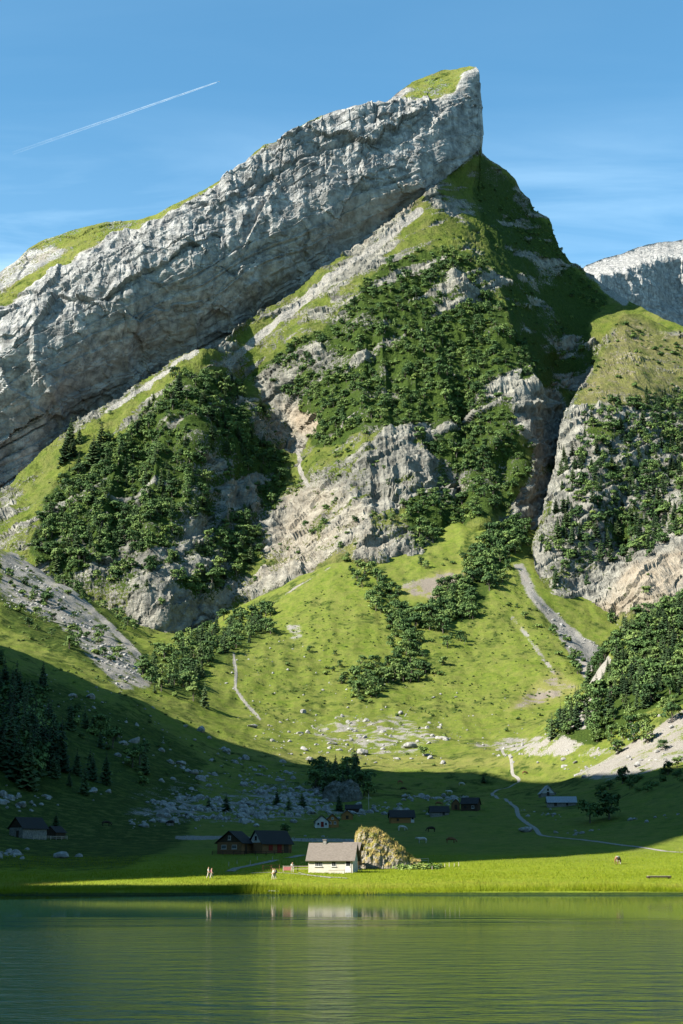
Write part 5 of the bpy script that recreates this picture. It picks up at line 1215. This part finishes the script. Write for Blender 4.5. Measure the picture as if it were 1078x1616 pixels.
# footbridge, driftwood
q = on_ground(1040, 1386.5); e = empty('footbridge', (q[0], q[1], q[2]), R(4))
for k in range(7): MB().box(-1.75 + 0.5 * k, -1.75 + 0.5 * k + 0.46, -0.45, 0.45, 0.36, 0.42).build('plank', W_PALE, e)
for s in (-1, 1): MB().box(-1.85, 1.85, 0.30 * s - 0.08, 0.30 * s + 0.08, 0.14, 0.357).build('beam', W_DARK, e)
for s in (-1.6, 1.6): MB().box(s - 0.1, s + 0.1, -0.4, 0.4, -0.5, 0.138).build('trestle', W_DARK, e)
tag(e, 'small plank footbridge on the right shore meadow', 'bridge')
q = on_ground(432, 1407.5, 216.0); o = MB().bar((-0.75, 0, 0.14), (0.75, 0.1, 0.10), 0.13, 8, 0.09).bar((0.1, 0.03, 0.15), (0.45, -0.15, 0.36), 0.04, 6, 0.02).build('driftwood_log', WHITE); o.location = (q[0], q[1] - 0.6, max(q[2], 0.0)); tag(o, 'pale driftwood log lying at the reed edge', 'log')
# things by the hut
for i, (px, py, lab) in enumerate(((513.5, 1377.5, 'folded grey sunshade nearest the lane before the hut'), (518.5, 1377.5, 'folded grey sunshade in the middle of three by the hut'), (523.5, 1377.5, 'folded grey sunshade closest to the hut door'))):
    q = on_ground(px, py); e = empty('sunshade', tuple(q)); MB().bar((0, 0, -0.1), (0, 0, 2.15), 0.03).build('pole', W_PALE, e); MB().bar((0, 0, 0.75), (0, 0, 1.5), 0.15, 8, 0.13).bar((0, 0, 1.5), (0, 0, 2.1), 0.13, 8, 0.03).build('canopy', CANVAS, e); MB().bar((0, 0, -0.1), (0, 0, 0.08), 0.28, 10).build('base', STONEW, e)
    tag(e, lab, 'sunshade', 'folded sunshades before the hut')
q = on_ground(531, 1378.5); o = MB().box(-1.3, 1.3, -0.2, 0.2, -0.3, 0.55).box(-1.36, 1.36, -0.25, 0.25, 0.552, 0.62).build('terrace_wall', PLASTER); o.location = tuple(q); o.rotation_euler = (0, 0, R(-11)); tag(o, 'low pale terrace wall in front of the shore hut', 'wall')
q = on_ground(453.5, 1377); o = MB().hexa([(-0.62, 0, 0.35), (0.62, 0, 0.35), (0.62, 0, 0.92), (-0.62, 0, 0.92)], [(-0.62, 0.03, 0.35), (0.62, 0.05, 0.38), (0.62, 0.03, 0.92), (-0.62, 0.03, 0.92)]).build('cloth', CLOTH); o.location = (q[0], q[1] - 0.18, q[2]); tag(o, 'red cloth hung over the end of the pale rail fence', 'cloth')

# ------------------------------------------------------------------ people and cows
def skin_mesh(name, V, E, Rd, sub=1, root=0):
    me = bpy.data.meshes.new(name); me.from_pydata(V, E, []); me.update()
    o = bpy.data.objects.new(name, me); COL.objects.link(o)
    o.modifiers.new('skin', 'SKIN')
    me.skin_vertices[0].data
    for i, r_ in enumerate(Rd):
        me.skin_vertices[0].data[i].radius = r_ if isinstance(r_, tuple) else (r_, r_)
        me.skin_vertices[0].data[i].use_root = (i == root)
    sb = o.modifiers.new('sub', 'SUBSURF'); sb.levels = sub; sb.render_levels = sub
    dg = bpy.context.evaluated_depsgraph_get()
    out = bpy.data.meshes.new_from_object(o.evaluated_get(dg))
    bpy.data.objects.remove(o)
    out.name = name
    out.polygons.foreach_set('use_smooth', [True] * len(out.polygons))
    return out
def flat(name, c, rough=0.8):
    m, t, b = new_mat(name); n = pos_noise(t, 6, 3, 0.6, src='Object'); t.links.new(mixc(t, n, tuple(x * 0.85 for x in c), tuple(min(1, x * 1.15) for x in c)), b.inputs['Base Color']); b.inputs['Roughness'].default_value = rough; return m
SKIN = flat('skin', (0.40, 0.24, 0.17), 0.6); HAIR = flat('hair', (0.05, 0.035, 0.025)); SHIRT_W = flat('pale_shirt', (0.55, 0.53, 0.50)); SHIRT_P = flat('pink_shirt', (0.42, 0.22, 0.22)); TROUS = flat('light_trousers', (0.40, 0.37, 0.32)); TROUS_D = flat('dark_trousers', (0.05, 0.05, 0.06)); PACK = flat('dark_rucksack', (0.09, 0.03, 0.05)); SHOE = flat('boots', (0.05, 0.04, 0.03))
BV = [(0, 0, 0.95), (0, 0.01, 1.15), (0, 0.02, 1.38), (0, 0, 1.50), (0, -0.02, 1.60), (0, -0.02, 1.70),
      (0.10, 0, 0.90), (0.11, -0.14, 0.50), (0.11, -0.16, 0.10), (0.11, -0.27, 0.03), (-0.10, 0, 0.90), (-0.11, 0.10, 0.50), (-0.11, 0.26, 0.14), (-0.11, 0.18, 0.04),
      (0.19, 0.02, 1.38), (0.24, 0.06, 1.12), (0.24, -0.05, 0.90), (0.24, -0.10, 0.80), (-0.19, 0.02, 1.38), (-0.24, -0.04, 1.12), (-0.22, -0.20, 0.95), (-0.21, -0.27, 0.87)]
BE = [(0, 1), (1, 2), (2, 3), (3, 4), (4, 5), (0, 6), (6, 7), (7, 8), (8, 9), (0, 10), (10, 11), (11, 12), (12, 13), (2, 14), (14, 15), (15, 16), (16, 17), (2, 18), (18, 19), (19, 20), (20, 21)]
BR = [(0.15, 0.11), (0.14, 0.10), (0.16, 0.10), 0.055, 0.095, 0.09, 0.085, 0.06, 0.045, 0.04, 0.085, 0.06, 0.045, 0.04, 0.06, 0.045, 0.035, 0.04, 0.06, 0.045, 0.035, 0.04]
BODY = skin_mesh('body', BV, BE, BR)
SHIRT = skin_mesh('shirt', [BV[i] for i in (0, 1, 2, 14, 15, 18, 19)] + [(0, 0.01, 1.46)], [(0, 1), (1, 2), (2, 3), (3, 4), (2, 5), (5, 6), (2, 7)], [(0.17, 0.13), (0.16, 0.12), (0.18, 0.125), 0.075, 0.06, 0.075, 0.06, 0.07])
TRS = skin_mesh('trousers', [(0, 0, 0.98)] + [BV[i] for i in (6, 7, 8, 10, 11, 12)], [(0, 1), (1, 2), (2, 3), (0, 4), (4, 5), (5, 6)], [(0.17, 0.13), 0.105, 0.08, 0.062, 0.105, 0.08, 0.062])
HAIRM = skin_mesh('hair', [(0, 0.01, 1.64), (0, 0.0, 1.73)], [(0, 1)], [(0.105, 0.105), 0.095])
PACKM = pyd('rucksack', (lambda b_: (b_.v, b_.f))(MB().hexa([(-0.15, 0.13, 1.02), (0.15, 0.13, 1.02), (0.15, 0.32, 1.05), (-0.15, 0.32, 1.05)], [(-0.14, 0.13, 1.46), (0.14, 0.13, 1.46), (0.13, 0.27, 1.44), (-0.13, 0.27, 1.44)])))
def person(px, py, rz, shirt, trous, label, pack=True, k=1.0):
    q = on_ground(px, py); e = link('person', BODY.copy(), SKIN, loc=tuple(q), rz=rz); e.scale = (k, k, k)
    link('shirt', SHIRT.copy(), shirt, e); link('trousers', TRS.copy(), trous, e); link('hair', HAIRM.copy(), HAIR, e)
    if pack: link('rucksack', PACKM.copy(), PACK, e)
    tag(e, label, 'person', 'walkers on the shore meadow'); return e
person(329, 1387, R(80), SHIRT_W, TROUS, 'walker in pale clothes, taller of the pair on the shore meadow', False, 1.03)
person(334, 1387.5, R(85), SHIRT_P, TROUS, 'walker in pink top with dark rucksack behind the pale one', True, 0.98)
person(431, 1388.5, R(-80), SHIRT_W, TROUS, 'walker in pale clothes striding alone towards the hut', False, 1.0)
person(434, 1388, R(-75), SHIRT_W, TROUS, 'walker with dark rucksack close behind the pale striding walker', True, 0.95)
person(461.5, 1377.5, R(20), SHIRT_W, TROUS, 'person in white standing beside the red cloth on the fence', False, 1.0)
CWV = [(0, 0, 1.10), (0.55, 0, 1.12), (0.95, 0, 1.15), (-0.55, 0, 1.12), (-0.85, 0, 1.10), (1.25, 0, 1.25), (1.5, 0, 1.30), (1.78, 0, 1.12),
       (0.78, 0.2, 0.85), (0.78, 0.2, 0.45), (0.80, 0.2, 0.03), (0.82, -0.2, 0.85), (0.88, -0.2, 0.45), (0.84, -0.2, 0.03), (-0.75, 0.2, 0.80), (-0.86, 0.2, 0.48), (-0.80, 0.2, 0.03), (-0.70, -0.2, 0.80), (-0.82, -0.2, 0.48), (-0.74, -0.2, 0.03), (-1.0, 0, 1.0), (-1.02, 0, 0.55)]
CWE = [(0, 1), (1, 2), (0, 3), (3, 4), (2, 5), (5, 6), (6, 7), (2, 8), (8, 9), (9, 10), (2, 11), (11, 12), (12, 13), (4, 14), (14, 15), (15, 16), (4, 17), (17, 18), (18, 19), (4, 20), (20, 21)]
CWR = [(0.33, 0.38), (0.32, 0.36), (0.27, 0.30), (0.33, 0.36), (0.26, 0.30), 0.19, 0.15, 0.10, 0.12, 0.075, 0.06, 0.12, 0.075, 0.06, 0.15, 0.075, 0.06, 0.15, 0.075, 0.06, 0.05, 0.035]
COWM = skin_mesh('cow', CWV, CWE, CWR)
GRV = [v if i < 5 or i > 7 else {5: (1.22, 0, 0.95), 6: (1.42, 0, 0.58), 7: (1.58, 0, 0.25)}[i] for i, v in enumerate(CWV)]
GRAZE = skin_mesh('cow_grazing', GRV, CWE, CWR)
def cow(px, py, rz, col, label, graze=True, k=1.0):
    m, t, b = new_mat('cow_hide'); n = pos_noise(t, 1.6, 2, 0.4, src='Object'); t.links.new(ramp(t, n, [(0.52, col[0]), (0.56, col[1])]), b.inputs['Base Color'])
    q = on_ground(px, py); e = link('cow', (GRAZE if graze else COWM).copy(), m, loc=tuple(q), rz=rz); e.scale = (k,) * 3
    hz_ = (1.45, 0.72) if graze else (1.48, 1.42)
    for s in (-1, 1):
        MB().bar((hz_[0], 0.10 * s, hz_[1]), (hz_[0] + 0.02, 0.20 * s, hz_[1] + 0.2), 0.025, 5, 0.008).build('horn', W_PALE, e)
        MB().bar((hz_[0] - 0.05, 0.12 * s, hz_[1] - 0.06), (hz_[0] - 0.12, 0.30 * s, hz_[1] - 0.10), 0.05, 5, 0.03).build('ear', m, e)
    tag(e, label, 'cow', 'cattle on the meadow')
PALE = ((0.42, 0.40, 0.37), (0.34, 0.31, 0.27)); BRWN = ((0.16, 0.085, 0.045), (0.12, 0.06, 0.03)); DARK = ((0.035, 0.027, 0.022), (0.05, 0.04, 0.03)); MIXC = ((0.15, 0.08, 0.045), (0.45, 0.42, 0.38))
cow(634, 1311, R(10), PALE, 'pale cow grazing in shade below the honey timber hut')
cow(681, 1313, R(190), DARK, 'dark cow in shade below the long low hut')
cow(667, 1331, R(180), PALE, 'pale cow in shade just behind the rock mound', False)
cow(711, 1331, R(0), BRWN, 'brown cow beside the pale one behind the rock mound')
cow(631, 1237, R(30), BRWN, 'brown cow high on the shaded meadow above the hamlet')
cow(636, 1248, R(0), DARK, 'dark cow lower on the shaded meadow above the hamlet')
cow(728, 1240, R(-20), PALE, 'pale cow on the shaded meadow above the dark end hut')
cow(710, 1253, R(160), PALE, 'pale cow among stones right above the narrow shed', False)
cow(692, 1272, R(0), BRWN, 'brown cow among the stones behind the long low hut')
cow(828, 1222, R(20), BRWN, 'sunlit brown cow at the top bend of the gravel path')
cow(975, 1364, R(60), MIXC, 'brown and white cow standing on the lit right meadow')
cow(167, 1304, R(10), DARK, 'dark cow alone on the shaded left meadow')
cow(270, 1303, R(170), DARK, 'dark cow near the lower left end of the boulder field')

# ------------------------------------------------------------------ reeds and meadow grass
m, t, b = new_mat('grass_blade')
oi = pos_noise(t, 0.35, 4, 0.6); yb = N(t, 'ShaderNodeSeparateXYZ'); t.links.new(N(t, 'ShaderNodeNewGeometry').outputs['Position'], yb.inputs[0])
dry_ = mth(t, 'MULTIPLY', mth(t, 'MULTIPLY', mrange(t, yb.outputs['Y'], 223.0, 226.0), mrange(t, yb.outputs['Y'], 233.0, 229.0)), mrange(t, pos_noise(t, 0.18, 3, 0.6, (0.3, 1, 1)), 0.35, 0.6, 0, 0.75))
t.links.new(mixc(t, dry_, ramp(t, oi, [(0.3, (0.110, 0.165, 0.008)), (0.55, (0.175, 0.220, 0.012)), (0.72, (0.25, 0.24, 0.035))]), (0.27, 0.22, 0.06)), b.inputs['Base Color'])
b.inputs['Roughness'].default_value = 0.6
tr_ = N(t, 'ShaderNodeBsdfTranslucent'); t.links.new(b.inputs['Base Color'].links[0].from_socket, tr_.inputs['Color'])
mx_ = N(t, 'ShaderNodeMixShader'); mx_.inputs[0].default_value = 0.35; t.links.new(b.outputs[0], mx_.inputs[1]); t.links.new(tr_.outputs[0], mx_.inputs[2])
t.links.new(mx_.outputs[0], [n for n in t.nodes if n.type == 'OUTPUT_MATERIAL'][0].inputs['Surface'])
M_BLADE = m
def blades(name, label, cat, x, y, z, h, w):
    n = len(x); a = rng.random(n) * 6.283; lean = rng.normal(size=(n, 2)) * 0.22
    dx, dy = np.cos(a) * w, np.sin(a) * w
    p0 = np.stack([x - dx, y - dy, z - 0.05], -1); p1 = np.stack([x + dx, y + dy, z - 0.05], -1); p2 = np.stack([x + lean[:, 0] * h, y + lean[:, 1] * h, z + h], -1)
    V = np.stack([p0, p1, p2], 1).reshape(-1, 3); Fb = np.arange(3 * n).reshape(-1, 3)
    return tag(link(name, np_mesh(name, V, Fb), M_BLADE), label, cat, kind='stuff')
n = 26000
x = rng.uniform(-75, 75, n); y = 216.6 + rng.gamma(2.2, 1.5, n) + 2.0 * np.sin(x / 31.0); z = g_height(x, y)
dens = fbm(x / 6, y / 3, 0.3, 3); k = (z > -0.35) & (z < 1.0) & (rng.random(n) < 0.75 + 0.9 * dens)
clump = np.interp(x, [-75, -40, -22, -14, 6, 8, 14, 17, 40, 48, 75], [0.75, 0.7, 0.85, 1.5, 1.5, 0.5, 0.4, 1.3, 1.2, 0.8, 0.9])
hgt_ = (0.45 + 0.5 * rng.random(n)) * (1 + 0.7 * dens) * clump
blades('reeds', 'band of green reeds along the lake edge', 'reeds', x[k], y[k], np.maximum(z[k], -0.3), hgt_[k] + np.where(z[k] < 0, -z[k] * 0.7, 0), 0.022 + 0 * x[k])
n = 150000
y = 219.5 + 95 * rng.random(n) ** 1.8; x = rng.uniform(-1, 1, n) * (y * 0.245 + 6); z = g_height(x, y)
k = (z > 0.25) & (rng.random(n) < 0.75 + 0.9 * fbm(x / 9, y / 9, 5.3, 3))
blades('grass', 'short meadow grass along the shore', 'grass', x[k], y[k], z[k], (0.12 + 0.20 * rng.random(n) * (1 + fbm(x / 5, y / 5, 2.2, 3)))[k], 0.03 + 0 * x[k])

vv = mndV.reshape(-1, 3); vv = vv[vv[:, 2] > mndV[..., 2].min() + 1.6]; pick = vv[rng.integers(0, len(vv), 5200)]; pick = pick + rng.normal(size=pick.shape) * 0.07
m2, t2, b2 = new_mat('dry_grass_blade'); t2.links.new(ramp(t2, pos_noise(t2, 0.7, 4, 0.6), [(0.32, (0.08, 0.11, 0.018)), (0.48, (0.22, 0.19, 0.06)), (0.62, (0.38, 0.29, 0.12))]), b2.inputs['Base Color'])
o = blades('dry_grass', 'dry golden grass tufts growing over the rock mound', 'grass', pick[:, 0], pick[:, 1], pick[:, 2], 0.15 + 0.35 * rng.random(len(pick)), 0.05 + 0 * pick[:, 0])
o.data.materials.clear(); o.data.materials.append(m2)
# ------------------------------------------------------------------ airliner and its trail
YA = 22000.0
h0 = unproj(346, 128.5, YA); h1 = unproj(20, 242, YA)
dirn = (h0 - h1) / np.linalg.norm(h0 - h1)
m, t, b = new_mat('ice_trail'); b.inputs['Base Color'].default_value = (0.85, 0.87, 0.9, 1); b.inputs['Roughness'].default_value = 1.0
at = N(t, 'ShaderNodeAttribute', attribute_name='cover'); sp_ = N(t, 'ShaderNodeSeparateColor'); t.links.new(at.outputs['Color'], sp_.inputs[0])
lw = N(t, 'ShaderNodeLayerWeight'); lw.inputs[0].default_value = 0.35
al_ = mth(t, 'MULTIPLY', mth(t, 'MULTIPLY', sp_.outputs[0], mrange(t, pos_noise(t, 0.006, 4, 0.6), 0.25, 0.6, 0.35, 1.0)), mth(t, 'POWER', mth(t, 'SUBTRACT', 1.0, lw.outputs['Facing']), 1.5))
t.links.new(al_, b.inputs['Alpha'])
nL, nS = 120, 10
u = np.linspace(0, 1, nL); cen = h0[None] + (h1 - h0)[None] * (0.012 + 0.988 * u)[:, None]
rad_ = 8 + 20 * u ** 0.7; upv = np.array([0, 0, 1.0]); side = np.cross(dirn, upv); side /= np.linalg.norm(side); up2 = np.cross(side, dirn)
an = np.linspace(0, 2 * np.pi, nS, endpoint=False)
V = cen[:, None] + rad_[:, None, None] * (np.cos(an)[None, :, None] * side + np.sin(an)[None, :, None] * up2)
i = np.arange(nL * nS).reshape(nL, nS); Fq = np.stack([i[:-1], i[1:], np.roll(i[1:], -1, 1), np.roll(i[:-1], -1, 1)], -1).reshape(-1, 4)
al = np.repeat((0.32 * (1 - u) ** 1.2 + 0.03)[:, None], nS, 1)[..., None].repeat(3, -1)
tag(link('contrail', np_mesh('contrail', V.reshape(-1, 3), Fq, True, {'cover': al.reshape(-1, 3)}), m), 'thin white vapour trail fading across the blue sky', 'contrail', kind='stuff')
e = empty('airliner', tuple(h0)); q_ = Vector(dirn).to_track_quat('X', 'Z'); e.rotation_mode = 'QUATERNION'; e.rotation_quaternion = q_
MB().bar((-16, 0, 0), (14, 0, 0), 2.0, 10).bar((14, 0, 0), (19, 0, -0.4), 2.0, 10, 0.4).bar((-16, 0, 0), (-24, 0, 1.4), 2.0, 10, 0.4).build('fuselage', WHITE, e)
for s in (-1, 1):
    MB().hexa([(3, 1.5 * s, -0.8), (-3.5, 1.5 * s, -0.8), (-8, 18 * s, 0.4), (-6, 18 * s, 0.4)], [(3, 1.5 * s, -0.2), (-3.5, 1.5 * s, -0.3), (-8, 18 * s, 0.55), (-6, 18 * s, 0.55)]).build('wing', WHITE, e)
    MB().hexa([(-17, 1 * s, 0.8), (-20.5, 1 * s, 0.8), (-23.5, 7 * s, 1.4), (-22, 7 * s, 1.4)], [(-17, 1 * s, 1.0), (-20.5, 1 * s, 1.0), (-23.5, 7 * s, 1.5), (-22, 7 * s, 1.5)]).build('tailplane', WHITE, e)
    MB().bar((2.5, 6 * s, -2.0), (-2, 6 * s, -2.0), 1.1, 8, 0.8).build('engine', WHITE, e)
MB().hexa([(-16, -0.2, 1.5), (-21, -0.2, 1.5), (-24, -0.1, 8), (-21.5, -0.1, 8)], [(-16, 0.2, 1.5), (-21, 0.2, 1.5), (-24, 0.1, 8), (-21.5, 0.1, 8)]).build('fin', WHITE, e)
tag(e, 'tiny white airliner at the head of the vapour trail', 'airliner')
